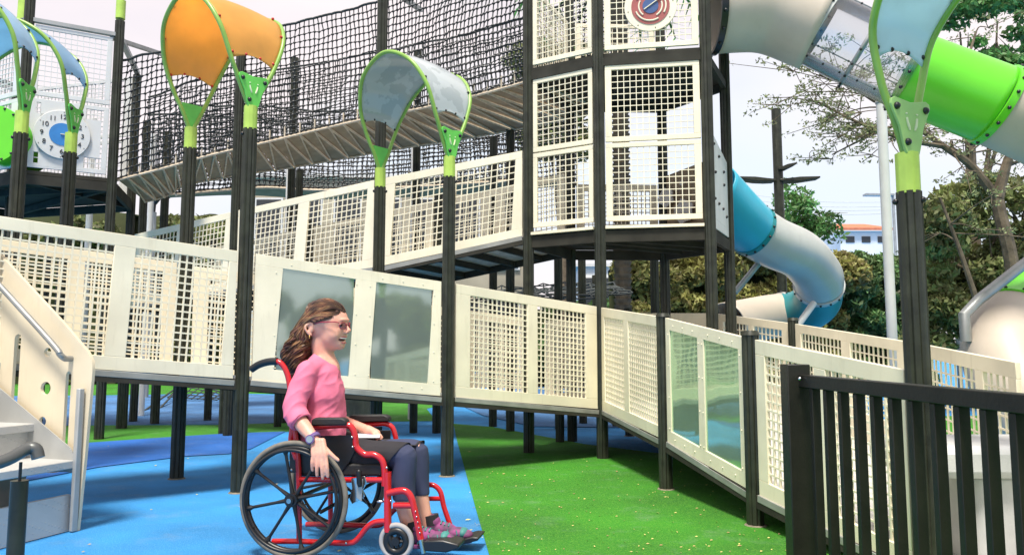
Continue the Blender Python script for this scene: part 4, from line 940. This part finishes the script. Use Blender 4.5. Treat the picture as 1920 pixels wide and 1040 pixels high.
# palm trunk
pb = P(1168,560,16); o = MB(); 
for k in range(68):
    z = k*.13; o.tube([(pb.x,pb.y,z),(pb.x,pb.y,z+.125)], [.15,.20], 12)
palm = thing('palm_tree', 'ringed palm trunk standing behind the tower posts', 'palm', (pb.x,pb.y,0)); o.build('trunk', M['bark'], palm, sm=False)
fr_ = MB()
for k in range(16):
    a = 2*PI*k/16; d = Vector((math.cos(a),math.sin(a),0)); b0 = Vector((pb.x,pb.y,8.9)); pts = smooth([b0, b0+d*.8+Z*.5, b0+d*1.6+Z*.3, b0+d*2.2-Z*.4], 5); fr_.tube(pts, [.03]*(len(pts)-1)+[.01], 5)
    sdv = Vector((-d.y,d.x,0))
    for i in range(3, len(pts)):
        for sg in (-1,1): p0 = pts[i]; e = p0+sdv*sg*.45+d*.15-Z*.2; kk = len(fr_.v); fr_.v += [tuple(p0-d*.03), tuple(p0+d*.03), tuple(e)]; fr_.f.append([kk,kk+1,kk+2])
fr_.build('crown', M['leafg'], palm, sm=False, fix=False)
# trees behind the viewpoint, seen only in the mirror panes
g = random.Random(3)
for i, (x, y, hh, lb_) in enumerate(((10.5,-8,1.2,'broad tree mirrored in the left pane of the ramp'),(15,-6,1.5,'low round tree mirrored in the right pane of the ramp'),(12,-16,5.0,'tall tree mirrored in the mirror panes of the ramp'))):
    tree(lb_, Vector((x,y,0)), hh, .25, [(Vector((x+g.uniform(-2,2),y,hh+g.uniform(0,2))),.1) for k in range(4)], [((x+g.uniform(-2.6,2.6),y+g.uniform(-1.5,1.5),hh+g.uniform(-.8,1.4)),(.8,.8,.5)) for k in range(14)], M['leafd'], 7000, .2, 30+i)
# ---------------- wheelchair ----------------
PHI = R(10); WN = Vector((math.sin(PHI), math.cos(PHI), 0)); WF = Vector((math.cos(PHI), -math.sin(PHI), 0)); WO = G(547,1047)
def K(px, py, b=0.0):
    r = ray(px, py); c = Vector((0,0,CH)); t = (b-(c-WO).dot(WN))/r.dot(WN); return c+r*t
wc = thing('wheelchair', 'red framed wheelchair with black mag wheels on the blue rubber floor', 'wheelchair', tuple(WO+WN*.3))
def circle(c, r, n=64, tilt=0): return [c+WF*(r*math.cos(2*PI*i/n))+Z*(r*math.sin(2*PI*i/n)) for i in range(n)]
def wheel(c, r, out):
    w_ = MB().tube(circle(c, r-.013), .014, 12, closed=True).build('tyre', M['tyre'], None)
    hub = Vector(c); root = MB()
    root.tube(circle(c, r-.040, 64), .015, 10, closed=True)
    sp_ = MB()
    root.cyl(c-WN*.035, c+WN*.035, .036, 24); root.cyl(c+out*.03, c+out*.05, .022, 20)
    for k in range(8):
        a = R(12+45*k); d = WF*math.cos(a)+Z*math.sin(a)
        root.tube([c+d*.025, c+d*.10, c+d*(r-.045)], [.014,.0085,.009], 8)
        root.tube([c+d*(r-.075), c+d*(r-.045)], [.009,.02], 8)
    o = root.build('wheel', M['blackpl'], wc); bpy.data.objects.remove(w_)
    MB().tube(circle(c, r-.014), .0145, 14, closed=True).build('tyre', M['tyre'], o)
    hr_ = MB().tube(circle(c+out*.045, r-.047), .0095, 10, closed=True)
    for k in range(6):
        a = R(35+60*k); d = WF*math.cos(a)+Z*math.sin(a); hr_.cyl(c+d*(r-.045), c+d*(r-.047)+out*.045, .005, 6)
    hr_.build('hand_rim', M['blackpl'], o)
    MB().cyl(c+out*.045, c+out*.056, .013, 16).build('axle_cap', M['chrome'], o)
r_w = .312; wcn = WO+Z*r_w
wheel(wcn, r_w, -WN); wheel(wcn+WN*.60, r_w, WN)
MB().cyl(wcn, wcn+WN*.6, .012, 12).build('axle', M['blackpl'], wc)
FR = .0155
def tub(lst, b, r=FR, k=5): return MB().tube(smooth([K(x,y,b) for x,y in lst], k), r, 12)
nb, fb_ = .075, .50
tub([(517,677),(526,680),(535,692),(542,715),(547,760),(553,810),(560,880),(561,1016)], nb).build('back_cane', M['red'], wc)
tub([(471,692),(486,683),(503,678),(520,677)], nb, .021).build('push_grip', M['blackpl'], wc)
sh = WN*(fb_-nb)
MB().tube([p+sh for p in smooth([K(x,y,nb) for x,y in [(517,677),(526,680),(535,692),(542,715),(547,760),(553,810),(560,880),(561,1016)]],5)], FR, 12).build('back_cane', M['red'], wc)
MB().tube([p+sh for p in smooth([K(x,y,nb) for x,y in [(471,692),(486,683),(503,678),(520,677)]],5)], .021, 12).build('push_grip', M['blackpl'], wc)
for s0 in (0, 1):
    q = [(561,898),(640,899),(722,899)]; b = nb
    MB().tube([K(x,y,b)+sh*s0 for x,y in q], FR, 12).build('seat_rail', M['red'], wc)
    MB().tube([K(x,y,b)+sh*s0 for x,y in [(727,884),(727,996)]], .0205, 14).build('front_upright', M['red'], wc)
    q = [(511,1014),(560,1014),(610,1016),(655,1017),(670,1010),(688,988),(704,978),(727,976)]
    MB().tube([p+sh*s0 for p in smooth([K(x,y,b) for x,y in q],5)], FR, 12).build('lower_rail', M['red'], wc)
    MB().tube([K(x,y,b)+sh*s0 for x,y in [(727,994),(732,1010),(741,1042)]], [.018,.018,.012], 10).build('caster_fork', M['blackpl'], wc)
    cc = K(743,1040,b)+sh*s0; cc.z = .098
    ca = MB().tube(circle(cc, .055, 40), .02, 10, closed=True); ca.cyl(cc-WN*.02, cc+WN*.02, .022, 16)
    for k in range(5): a = 2*PI*k/5; d = WF*math.cos(a)+Z*math.sin(a); ca.tube([cc, cc+d*.06], .009, 6)
    o = ca.build('caster_wheel', M['blackpl'], wc)
    MB().tube(circle(cc, .083, 48), .0145, 12, closed=True).build('tyre', M['greytyre'], o)
MB().cyl(K(600,960,nb), K(700,900,nb)+sh, .010, 10).build('cross_brace', M['blackpl'], wc)
MB().cyl(K(700,960,nb), K(600,900,nb)+sh, .010, 10).build('cross_brace', M['blackpl'], wc)
# arms
tub([(548,801),(600,799),(648,796),(660,802),(666,818),(669,838),(684,851),(702,852),(716,862),(721,882),(721,910)], nb, .0175).build('arm_tube', M['red'], wc)
tub([(548,801),(546,830),(556,860)], nb, .0155).build('arm_tube', M['red'], wc)
def slab(pts, b, th, m, nm, bev=.004): return MB().prism([K(x,y,b) for x,y in pts], WN*th).build(nm, m, wc, bevel=bev)
slab([(583,798),(583,787),(590,783),(640,783),(648,787),(649,797)], nb-.03, .06, M['vinyl'], 'arm_pad', .008)
slab([(653,792),(653,781),(658,778),(720,777),(728,781),(729,790)], fb_-.03, .06, M['vinyl'], 'arm_pad', .008)
tub([(640,796),(700,795),(722,794),(735,800),(741,815),(743,832),(744,850)], fb_, .0155).build('arm_tube', M['red'], wc)
slab([(543,847),(590,817),(664,815),(666,843),(655,865),(640,884),(543,886)], nb+.012, .006, M['blackpl'], 'side_guard', .001)
slab([(668,808),(732,806),(732,850),(668,860)], fb_-.01, .006, M['blackpl'], 'side_guard', .001)
bolts(wc, [K(x,y,nb-.02) for x, y in ((660,819),(661,837),(547,880),(725,876),(733,938),(649,1017))], .007, M['chrome'], 'frame_screw')
# seat, backrest
MB().prism([K(x,y,nb+.02) for x,y in ((556,868),(722,869),(726,876),(724,892),(556,893))], WN*(fb_-nb-.04)).build('seat', M['vinyl'], wc, bevel=.012)
MB().prism([K(x,y,nb+.01) for x,y in ((537,700),(545,700),(561,860),(551,862))], WN*(fb_-nb-.02)).build('backrest', M['vinyl'], wc, bevel=.006)
# brake
MB().prism([K(x,y,nb-.02) for x,y in ((658,896),(684,892),(688,905),(680,918),(684,930),(672,938),(660,944),(655,935),(660,915))], WN*.008).build('brake_plate', M['chrome'], wc, bevel=.002)
MB().prism([K(x,y,nb-.035) for x,y in ((668,900),(680,897),(678,940),(668,932))], WN*.008).build('brake_plate', M['steel'], wc, bevel=.002)
MB().tube([K(675,912,nb-.045), K(674,905,nb-.045), K(673,884,nb-.045)], [.010,.015,.015], 12).ball(K(673,884,nb-.045), .015, 12, 8).build('brake_lever', M['blackpl'], wc)
MB().ball(K(713,939,nb), .014, 8, 6, sc=(1.6,1,.7)).build('hinge_bracket', M['chrome'], wc)
# footrests
tub([(727,924),(745,920),(760,920),(770,930),(776,950),(783,980),(789,1010)], nb-.01, .0185).build('foot_hanger', M['red'], wc)
tub([(738,947),(775,947)], nb-.01, .0165).build('foot_hanger_bar', M['red'], wc)
tub([(789,1010),(794,1036)], nb-.01, .014).build('foot_post', M['chrome'], wc)
tub([(778,910),(800,908),(815,910),(826,922),(832,948),(841,975),(849,1000)], fb_-.02, .0155).build('foot_hanger', M['red'], wc)
tub([(790,934),(829,934)], fb_-.02, .014).build('foot_hanger_bar', M['red'], wc)
h_ = MB()
for y in (958,968,978,988,998): h_.ball(K(771+(y-920)*.21,y,nb-.030), .0045, 8, 5)
h_.build('adjustment_holes', M['chrome'], wc)
MB().prism([K(x,y,nb-.02) for x,y in ((792,1013),(830,1012),(860,1020),(860,1028),(836,1036),(794,1033))], WN*.15).build('footplate', M['blackpl'], wc, bevel=.008)
MB().prism([K(x,y,.30) for x,y in ((845,1016),(885,1006),(898,1007),(896,1013),(862,1022),(846,1024))], WN*.17).build('footplate', M['blackpl'], wc, bevel=.006)
# ---------------- the girl ----------------
girl = thing('person', 'girl with long brown hair, glasses and pink top sitting in the red wheelchair, laughing', 'person', tuple(WO+WN*.29+WF*.2))
s_px = .00303
TS = bpy.data.scenes.new('workbench')
def ruffle(o, fn):
    ns = [v.normal.copy() for v in o.data.vertices]; ps = [v.co.copy() for v in o.data.vertices]
    o.data.vertices.foreach_set('co', [c for p, n in zip(ps, ns) for c in (p+n*fn(p))])
    o.data.update()
def remesh(mb, name, m, vox, smo=2, par=None, cut=None, soft=None):
    o = mb.build('tmp', m, None); md = o.modifiers.new('r', 'REMESH'); md.mode = 'VOXEL'; md.voxel_size = vox; md.use_smooth_shade = True
    if smo: s2 = o.modifiers.new('s', 'SMOOTH'); s2.factor = .5; s2.iterations = smo
    C.objects.unlink(o); TS.collection.objects.link(o); 
    with bpy.context.temp_override(scene=TS, view_layer=TS.view_layers[0]):
        dg = bpy.context.evaluated_depsgraph_get(); me = bpy.data.meshes.new_from_object(o.evaluated_get(dg))
    bpy.data.objects.remove(o)
    bm = bmesh.new(); bm.from_mesh(me)
    if cut:
        bmesh.ops.delete(bm, geom=[v for v in bm.verts if cut(v.co)], context='VERTS')
        bd = [v for v in bm.verts if v.is_boundary]
        for it in range(14):
            nw = []
            for v in bd:
                q = [e.other_vert(v).co for e in v.link_edges if e.is_boundary]; nw.append(v.co*.4+sum(q, Vector())/len(q)*.6 if q else v.co.copy())
            for v, c in zip(bd, nw): v.co = c
    if soft:
        sv = [v for v in bm.verts if soft(v.co)]
        for it in range(30): bmesh.ops.smooth_vert(bm, verts=sv, factor=.5, use_axis_x=True, use_axis_y=True, use_axis_z=True)
    org = Vector(girl.location); bmesh.ops.translate(bm, verts=bm.verts, vec=-org); bm.to_mesh(me); bm.free()
    me.materials.clear(); me.materials.append(m); me.name = name
    o = bpy.data.objects.new(name, me); C.objects.link(o); o.parent = par
    me.polygons.foreach_set('use_smooth', [True]*len(me.polygons)); return o
def cap_(mb, pts, rs, k=4, n=16, flat=None):
    p = smooth(pts, k); r = list(np.interp(np.linspace(0, len(rs)-1, len(p)), range(len(rs)), rs)); mb.tube(p, r, n)
    for i in (0, -1): mb.ball(p[i], r[i], n, 10)
def ell(mb, c, rf, rl, ru, ax=None, n=24):
    f, l_ = ax or (WF, WN); Mx = Matrix((f, l_, Z)).transposed(); mb.ball(c, 1, n, 16, sc=(rf, rl, ru), M=Mx)
# head frame, turned a little to the viewer
HF = (Matrix.Rotation(R(-7), 3, 'Z')@WF); HL = Vector((-HF.y, HF.x, 0)); HC = K(612,606,.28)
def hd(x, z, l=0): return HC+HF*((x-606)*s_px)+Z*((606-z)*s_px)+HL*(l*s_px)   # pixel-like head units
HA = (HF, HL)
bs_ = MB()
def he(x, z, l, a, b, c): ell(bs_, hd(x,z,l), a*s_px, b*s_px, c*s_px, HA, 32)
he(603,603,0,41,31,39); he(618,602,0,32,27,32); he(622,622,0,26,26,27); he(619,632,0,24,25,25); he(614,640,0,20,21,22)
he(630,643,0,16,17,15); he(638,649.5,0,7.5,10,7)                     # jaw, chin
for sg in (-1, 1): he(629,628,sg*14,14,11,14); he(633,638,sg*8,10,9,11)  # cheeks
cap_(bs_, [hd(648,607), hd(651,614), hd(655,620)], [2.6*s_px,3*s_px,4.0*s_px]); he(652,623,0,4,5.5,3.6)
for sg in (-1, 1): he(650,624,sg*4,3.2,3,2.6)
he(645,600,0,7,16,4.5)                                             # brow
he(641,631,0,6.5,9,6)
for sg in (-1, 1):
    e0 = hd(594,617,sg*29)
    cap_(bs_, [hd(592,607,sg*32), hd(585,610,sg*37), hd(584,618,sg*38), hd(589,627,sg*34), hd(592,629,sg*31)], [2.4*s_px]*5); cap_(bs_, [hd(589,606,sg*34), hd(594,607,sg*33), hd(596,612,sg*31)], [2*s_px]*3); he(591,617,sg*31,6,3,9)
cap_(bs_, [K(604,640,.28), K(606,664,.28), K(610,692,.28)], [.064,.062,.086])                                     # neck
ell(bs_, K(603,715,.28), .10,.155,.09); ell(bs_, K(604,770,.28), .105,.13,.18); ell(bs_, K(604,835,.28), .12,.15,.10)
ell(bs_, K(612,694,.28), .075,.085,.07); cap_(bs_, [K(578,692,.13), K(600,684,.28), K(592,690,.43)], [.05,.06,.05])
cap_(bs_, [K(574,696,.11), K(558,745,.06), K(555,782,.03)], [.05,.046,.042])                        # near upper arm
cap_(bs_, [K(555,780,.03), K(572,802,.0), K(588,822,-.035)], [.043,.039,.029])
cap_(bs_, [K(600,696,.45), K(622,745,.50), K(628,782,.50)], [.05,.045,.04]); cap_(bs_, [K(628,782,.50), K(655,794,.47), K(690,806,.42)], [.04,.036,.027])
cap_(bs_, [K(690,806,.42), K(706,812,.40)], [.03,.024]); 
# near hand
def fing(lst, rs, b=-.075): cap_(bs_, [K(x,y,bb) for x,y,bb in lst], rs, 3, 12)
for (x0,x1) in ((591,589),(595,596),(601,603),(607,610)): cap_(bs_, [K(x0-2,826,-.045), K(x1-1,848,-.066), K(x1,858,-.070)], [.017,.0155,.013], 4, 12)
fing([(587,856,-.070),(585.5,868,-.074),(586,881,-.066)], [.0115,.0108,.0088]); fing([(595,860,-.072),(594,876,-.077),(594.5,891,-.070)], [.0118,.011,.009])
fing([(603,861,-.072),(604,878,-.077),(605,896,-.069)], [.012,.0112,.009]); fing([(611,858,-.070),(613,876,-.074),(614.5,893,-.066)], [.0118,.011,.009])
fing([(606,838,-.05),(617,848,-.055),(626,856,-.052),(634,862,-.048)], [.017,.0135,.0115,.0095])
for x,y,x2,y2 in ((704,810,714,816),(706,812,716,820),(705,814,714,824),(704,816,710,827)): cap_(bs_, [K(x,y,.39), K(x2,y2,.385)], [.011,.009], 2, 10)
cap_(bs_, [K(700,812,.38), K(706,820,.36)], [.012,.010], 2, 10)
# legs (skin)
cap_(bs_, [K(600,848,.20), K(752,850,.18), K(758,858,.18)], [.075,.05,.05]); cap_(bs_, [K(600,848,.36), K(772,843,.37), K(782,850,.38)], [.075,.05,.05])
cap_(bs_, [K(756,858,.18), K(756,910,.18), K(760,950,.17), K(767,985,.17), K(770,1003,.17)], [.05,.056,.052,.040,.036])
cap_(bs_, [K(781,852,.38), K(785,905,.38), K(790,940,.37), K(799,975,.36), K(803,992,.36)], [.05,.052,.047,.036,.034])
def facesoft(co):
    d = co-HC; x = 606+d.dot(HF)/s_px; z = 606-d.z/s_px; l_ = d.dot(HL)/s_px
    return 598 < x < 641 and 575 < z < 672 and abs(l_) < 34 or (641 <= x < 646 and 590 < z < 600)
body = remesh(bs_, 'body', M['skin'], .0048, 3, girl, soft=facesoft)
# face details
def mb_(f): m_ = MB(); f(m_); return m_
for sg in (-1, 1):
    ec = hd(644,611,sg*13)
    o = MB().ball(ec, .0092, 16, 12).build('eye', M['eye'], girl); MB().ball(ec+HF*.0035+HL*(sg*.0028), .0078, 14, 10).build('iris', M['iris'], o)
    MB().tube([ec+HF*(.010-.004*abs(k))+HL*.012*k+Z*(.0075-.004*abs(k)) for k in (-1,-.5,0,.5,1)], .0032, 6).build('eyelid', M['hair'], o)
    MB().tube([hd(644,601.5,sg*5), hd(643.5,599.5,sg*12), hd(637,601.5,sg*20)], [.0018,.0028,.0014], 6).build('eyebrow', M['hair'], girl)
# open laughing mouth
mo = MB(); ell(mo, hd(640,637.3,-3), 6.7*s_px, 11*s_px, 4.4*s_px, HA); mouth = mo.build('mouth', M['mouth'], girl)
MB().tube([hd(631,628.5,-16), hd(640,633,-11), hd(647.5,632.6,-4), hd(647.5,632.6,4), hd(640,634,12)], [.001,.003,.0036,.0036,.001], 8).build('upper_lip', M['skinlip'], mouth)
MB().tube([hd(631,628.5,-16), hd(638,641,-13), hd(646.5,644,-4), hd(646.5,644,4), hd(638,638,12)], [.001,.003,.0042,.0042,.001], 8).build('lower_lip', M['skinlip'], mouth)
MB().tube([hd(638,634.6,-12.5), hd(643,634.9,-9.5), hd(646.5,635,-4.5), hd(647,635,3)], .0040, 8).build('teeth', M['tooth'], mouth)
# glasses
gs_ = MB()
for sg in (-1, 1):
    c = hd(649.5,611.5,sg*13); gs_.tube([c+HL*(.0255*math.cos(a))-HF*(.010*sg*math.cos(a))+Z*(.019*math.sin(a)) for a in np.linspace(0,2*PI,25)[:-1]], .0017, 8, closed=True)
    gs_.tube([hd(646,606,sg*21), hd(640,604.5,sg*30), hd(612,605,sg*33), hd(597,608,sg*32)], [.0026,.0028,.0026,.0022], 8)
gs_.tube([hd(650.5,610,-5), hd(652.5,608,0), hd(650.5,610,5)], .002, 6); gl_ = gs_.build('glasses', M['magenta'], girl)
for sg in (-1, 1): c = hd(649.5,611.5,sg*13); MB().prism([c+HL*(.024*math.cos(a))-HF*(.010*sg*math.cos(a))+Z*(.0175*math.sin(a)) for a in np.linspace(0,2*PI,25)[:-1]], HF*.0015).build('lens', M['lens'], gl_)
MB().ball(hd(590,631,-33), .006, 10, 8).ball(hd(590,634,-33), .0045, 10, 8).build('earring', M['gold'], girl)
# hair: base volume and wavy strands
hb = MB()
def hh(x, z, l, a, b, c): ell(hb, hd(x,z,l), a*s_px, b*s_px, c*s_px, HA, 24)
hh(601,601,0,44,33.5,42); hh(582,612,0,28,29,28)
for sg in (-1, 1): cap_(hb, [hd(586,612,sg*22), hd(570,640,sg*24), hd(558,668,sg*22), hd(556,693,sg*18)], [11*s_px,11*s_px,9*s_px,4*s_px])
cap_(hb, [hd(582,612,0), hd(562,645,0), hd(552,672,0), hd(552,695,0)], [22*s_px,15*s_px,11*s_px,6*s_px])
def hcut(co):
    d = co-HC; x = 606+d.dot(HF)/s_px; z = 606-d.z/s_px
    return (x > 585 and z > 588+(654-x)*.36+ (3 if x < 640 else 0)) and not (x < 592 and z < 606) and x > 582
hair = remesh(hb, 'hair', mat('dark_hair', (.12,.056,.034), .5, var=.4, vscale=20), .006, 3, girl, hcut)
g = random.Random(42); sm2 = MB()
for i in range(1100):
    sg = -1 if i % 5 < 3 else 1; u = g.random()
    rx = lerp(572, 646, u); th0 = g.uniform(0,.3)*sg
    def onh(x, th, k=1.0): c2 = max(.0, 1-((x-603)/46)**2)**.5; return hd(x, 602-44.5*c2*math.cos(th)*k, 36*c2*math.sin(th)*k)
    e = g.random(); e = e**.8
    if i % 4 == 0:      # strands that start along the hairline and sweep back over the ear
        hx = lerp(645, 598, g.random()**1.2); hz = 584+(654-hx)*.38+g.uniform(-6,1); q = max(.02, 1-((hx-603)/45)**2-((hz-602)/43)**2)
        pts = [hd(hx, hz, sg*35.5*q**.5)]; mx_ = lerp(hx, 580, .5); mz = lerp(hz, 604, .5)-5; q = max(.02, 1-((mx_-603)/45)**2-((mz-602)/43)**2); pts.append(hd(mx_, mz, sg*37*q**.5)); pts.append(hd(578+g.uniform(-3,4), 606+g.uniform(-6,4), sg*(34+g.uniform(-2,3))))
    else:
        pts = [onh(rx, th0, 1.0)]
        xm = lerp(rx, 588, .30); pts.append(onh(xm, sg*lerp(.55, 1.0, e), 1.0+g.uniform(0,.05)))
        x2 = min(lerp(rx, 578, .72), 583+12*(1-e)); pts.append(onh(x2, sg*lerp(.85,1.62,e), 1.02+g.uniform(0,.07)))
    bx = g.uniform(-1.4,1.4); le = sg*g.uniform(0,31)
    pts.append(hd(566+11*bx, 628+g.uniform(-6,6), sg*g.uniform(8,36))); pts.append(hd(556+14*bx, 652, le*1.1)); pts.append(hd(549+11*bx, 674, le)); 
    if g.random() < .85: pts.append(hd(551+8*bx+g.uniform(-3,3), g.uniform(686,706), le*.8))
    cl_ = g.randrange(22); ph = cl_*1.7+g.uniform(-.35,.35); am = g.uniform(1.1,1.8); fr2 = .50+.10*math.sin(cl_*3.3)
    sp_ = smooth(pts, 7); m_ = len(sp_)
    for k in range(m_):
        t_ = k/m_; wv = am*max(0,(t_-.28))*10
        sp_[k] = sp_[k]+HF*(math.sin(k*fr2+ph)*wv*s_px)+HL*(math.cos(k*fr2+ph)*wv*.9*s_px)+Z*(math.sin(k*fr2*1.3+ph)*wv*.3*s_px)
    r0 = g.uniform(.0018,.0046); sm2.tube(sp_, [r0*(.6 if k < 2 else (1 if k < m_*.8 else .5)) for k in range(m_)], 5)
M['locks'] = mat('hair_locks', (.24,.10,.05), .42, col2=(.06,.026,.017), vscale=9, isl=.6, contrast=(.42,.62))
sm2.build('hair_locks', M['locks'], hair, fix=False)
# shirt
sb = MB()
cap_(sb, [K(603,704,.28),K(605,735,.28),K(606,770,.28),K(603,825,.28)], [.105,.122,.126,.140], 6)
for l_ in (-.055,.055): cap_(sb, [K(603,706,.28+l_),K(604,735,.28+l_*.9),K(604,770,.28+l_*.7),K(602,825,.28+l_)], [.095,.115,.12,.128], 6)
cap_(sb, [K(579,697,.13), K(592,686,.19), K(602,680,.28), K(604,688,.38), K(598,697,.44)], [.056,.058,.066,.058,.056])
cap_(sb, [K(575,697,.12), K(557,745,.06), K(553,772,.035), K(562,786,.02)], [.064,.062,.060,.060]); cap_(sb, [K(600,698,.45), K(624,748,.50), K(632,780,.50)], [.058,.06,.055])
def scut(co):
    c = K(618,661,.28); d = co-c; x = d.dot(WF); l_ = d.dot(WN)
    if (x/.080)**2+(l_/.088)**2+((d.z+.01)/.084)**2 < 1: return True
    # cuff plane
    w0 = K(566,791,.02); ax = (K(588,822,-.03)-K(555,780,.03)).normalized()
    q = co-w0; return q.dot(ax) > 0 and q.length < .10 and co.z > K(560,830,0).z and (co-K(603,815,.28)).dot(WN) < -.18
shirt = remesh(sb, 'pink_top', M['shirt'], .0065, 12, girl, scut)
# cloth creases on the top
ruffle(shirt, lambda p: noise.noise(Vector((p.x*9,p.y*6,p.z*10+p.x*9)))*.009+(1-abs(noise.noise(Vector((p.x*9+4,p.y*9,p.z*15-p.x*12)))))**3*.006)
# cuff hem roll and collar
ax = (K(588,822,-.03)-K(555,780,.03)).normalized(); c0 = K(565,790,.018); e1 = ax.cross(WN).normalized(); e2 = ax.cross(e1)
MB().tube([c0+e1*(.053*math.cos(a))+e2*(.053*math.sin(a)) for a in np.linspace(0,2*PI,33)[:-1]], .009, 8, closed=True).build('cuff', M['shirt'], shirt)
# skirt over the thighs
kb = MB()
cap_(kb, [K(588,845,.20), K(660,850,.19), K(720,854,.18), K(775,858,.18)], [.105,.092,.084,.082]); cap_(kb, [K(588,845,.36), K(670,848,.37), K(730,849,.38), K(795,850,.38)], [.105,.088,.080,.078])
cap_(kb, [K(588,848,.28), K(660,852,.28), K(765,854,.28)], [.10,.082,.070])
def kcut(co):
    d = co-K(748,856,.18); b_ = (co-WO).dot(WN)
    return (d.dot(WF)-d.z*.75)-(.16*(b_-.18)) > .0
skirt = remesh(kb, 'dark_skirt', M['skirt'], .007, 4, girl, kcut)
ruffle(skirt, lambda p: noise.noise(Vector((p.x*9,p.y*5,p.z*9)))*.010)
# leggings
lb = MB()
cap_(lb, [K(700,852,.19), K(750,852,.18), K(758,862,.18), K(756,905,.18), K(758,936,.175)], [.072,.072,.071,.068,.062]); ell(lb, K(758,858,.18), .072,.068,.070)
cap_(lb, [K(720,846,.37), K(775,845,.38), K(783,856,.38), K(785,900,.38), K(788,927,.375)], [.070,.069,.066,.061,.055])
def lcut(co):
    b_ = (co-WO).dot(WN); return (co.z < K(758,936,.18).z and b_ < .285) or (co.z < K(788,926,.38).z and b_ >= .285)
leg_ = remesh(lb, 'leggings', M['leggings'], .006, 3, girl, lcut)
# shoes
def shoe(hx, hy, tx, ty, b, lab, L_=.27):
    s2 = MB(); h0, t0 = K(hx,hy,b), K(tx,ty,b)
    d = (t0-h0)
    ell(s2, h0+d*.10, .048,.040,.050); ell(s2, h0+d*.38+Z*.012, .085,.042,.044); ell(s2, h0+d*.72, .075,.047,.034); ell(s2, h0+d*.92-Z*.004, .040,.042,.026)
    cap_(s2, [h0+d*.12+Z*.02, h0+d*.16+Z*.055], [.043,.042])
    zmin = min(h0.z,t0.z)-.05
    o = remesh(s2, 'shoe', M['shoe'], .005, 2, girl)
    so = MB(); up_ = (Z-d.normalized()*d.normalized().z).normalized()
    pl_ = []
    for x, w in ((-.06,.02),(-.04,.038),(.1,.042),(.3,.036),(.5,.040),(.75,.048),(.92,.042),(1.02,.025),(1.06,0)): pl_.append((x,w))
    poly = [h0+d*x-WN*w-up_*.048 for x, w in pl_]+[h0+d*x+WN*w-up_*.048 for x, w in pl_[::-1]]
    so.prism(poly, up_*.022).build('sole', M['shoe'] , o, bevel=.005)
    tp2 = MB(); ell(tp2, h0+d*.86+Z*.004, .030,.046,.030); tp2.build('toe_patch', M['shoeteal'], o)
    lc = MB()
    for q in (.36,.45,.54): lc.tube([h0+d*q+Z*(.062-.03*(q-.3)*2)-WN*.03-Z*.008, h0+d*q+Z*(.066-.03*(q-.3)*2), h0+d*q+Z*(.062-.03*(q-.3)*2)+WN*.03-Z*.008], .004, 6)
    for q in (.3,.5,.7): lc.tube([h0+d*q-WN*.045-Z*.02, h0+d*(q+.06)-WN*.047+Z*.005, h0+d*(q+.03)-WN*.04+Z*.025], .0035, 6)
    lc.build('laces', M['shoeteal'], o)
    hc_ = MB(); ell(hc_, h0+d*.10+Z*.004, .051,.043,.052); hc_.build('heel_counter', M['blackpl'], o)
    sk = MB().cyl(h0+d*.14+Z*.04, h0+d*.10+Z*.092, .044, 18, .042).build('sock', M['skirt'], girl)
shoe(762,1009,846,1007,.17,'')
shoe(800,995,880,1000,.36,'')
# watch
c0 = K(587,820,-.033); ax = (K(592,830,-.04)-K(572,802,.0)).normalized(); e1 = ax.cross(WN).normalized(); e2 = ax.cross(e1)
ws = MB().tube([c0+e1*(.034*math.cos(a))+e2*(.032*math.sin(a)) for a in np.linspace(0,2*PI,33)[:-1]], .0075, 8, closed=True).tube([c0+ax*.009+e1*(.033*math.cos(a))+e2*(.031*math.sin(a)) for a in np.linspace(0,2*PI,33)[:-1]], .0075, 8, closed=True).build('watch', M['purple'], girl)
vd = (Vector((0,0,CH))-c0).normalized(); fc = c0+e1*0+(-WN)*.034+ax*.004
x_ = Vector((vd.y,-vd.x,0)).normalized(); 
MB().cyl(fc, fc-WN*.014, .024, 24).build('watch_case', M['purple'], ws); MB().cyl(fc-WN*.0142, fc-WN*.0165, .018, 24).build('watch_dial', M['watch'], ws)
# folded paper on her lap
M['paper'] = mat('printed_paper', (.70,.70,.72), .7, col2=(.10,.14,.45), vscale=14, contrast=(.36,.42))
o = MB().sheet([[K(x,y,b) for x in np.linspace(668,712,6)] for y, b in ((820,.26),(815,.36),(812,.42))]).build('paper', M['paper'], None, solid=.002, fix=False); tag(o, 'small printed paper lying on the girl\'s lap', 'paper')

bpy.data.scenes.remove(TS)
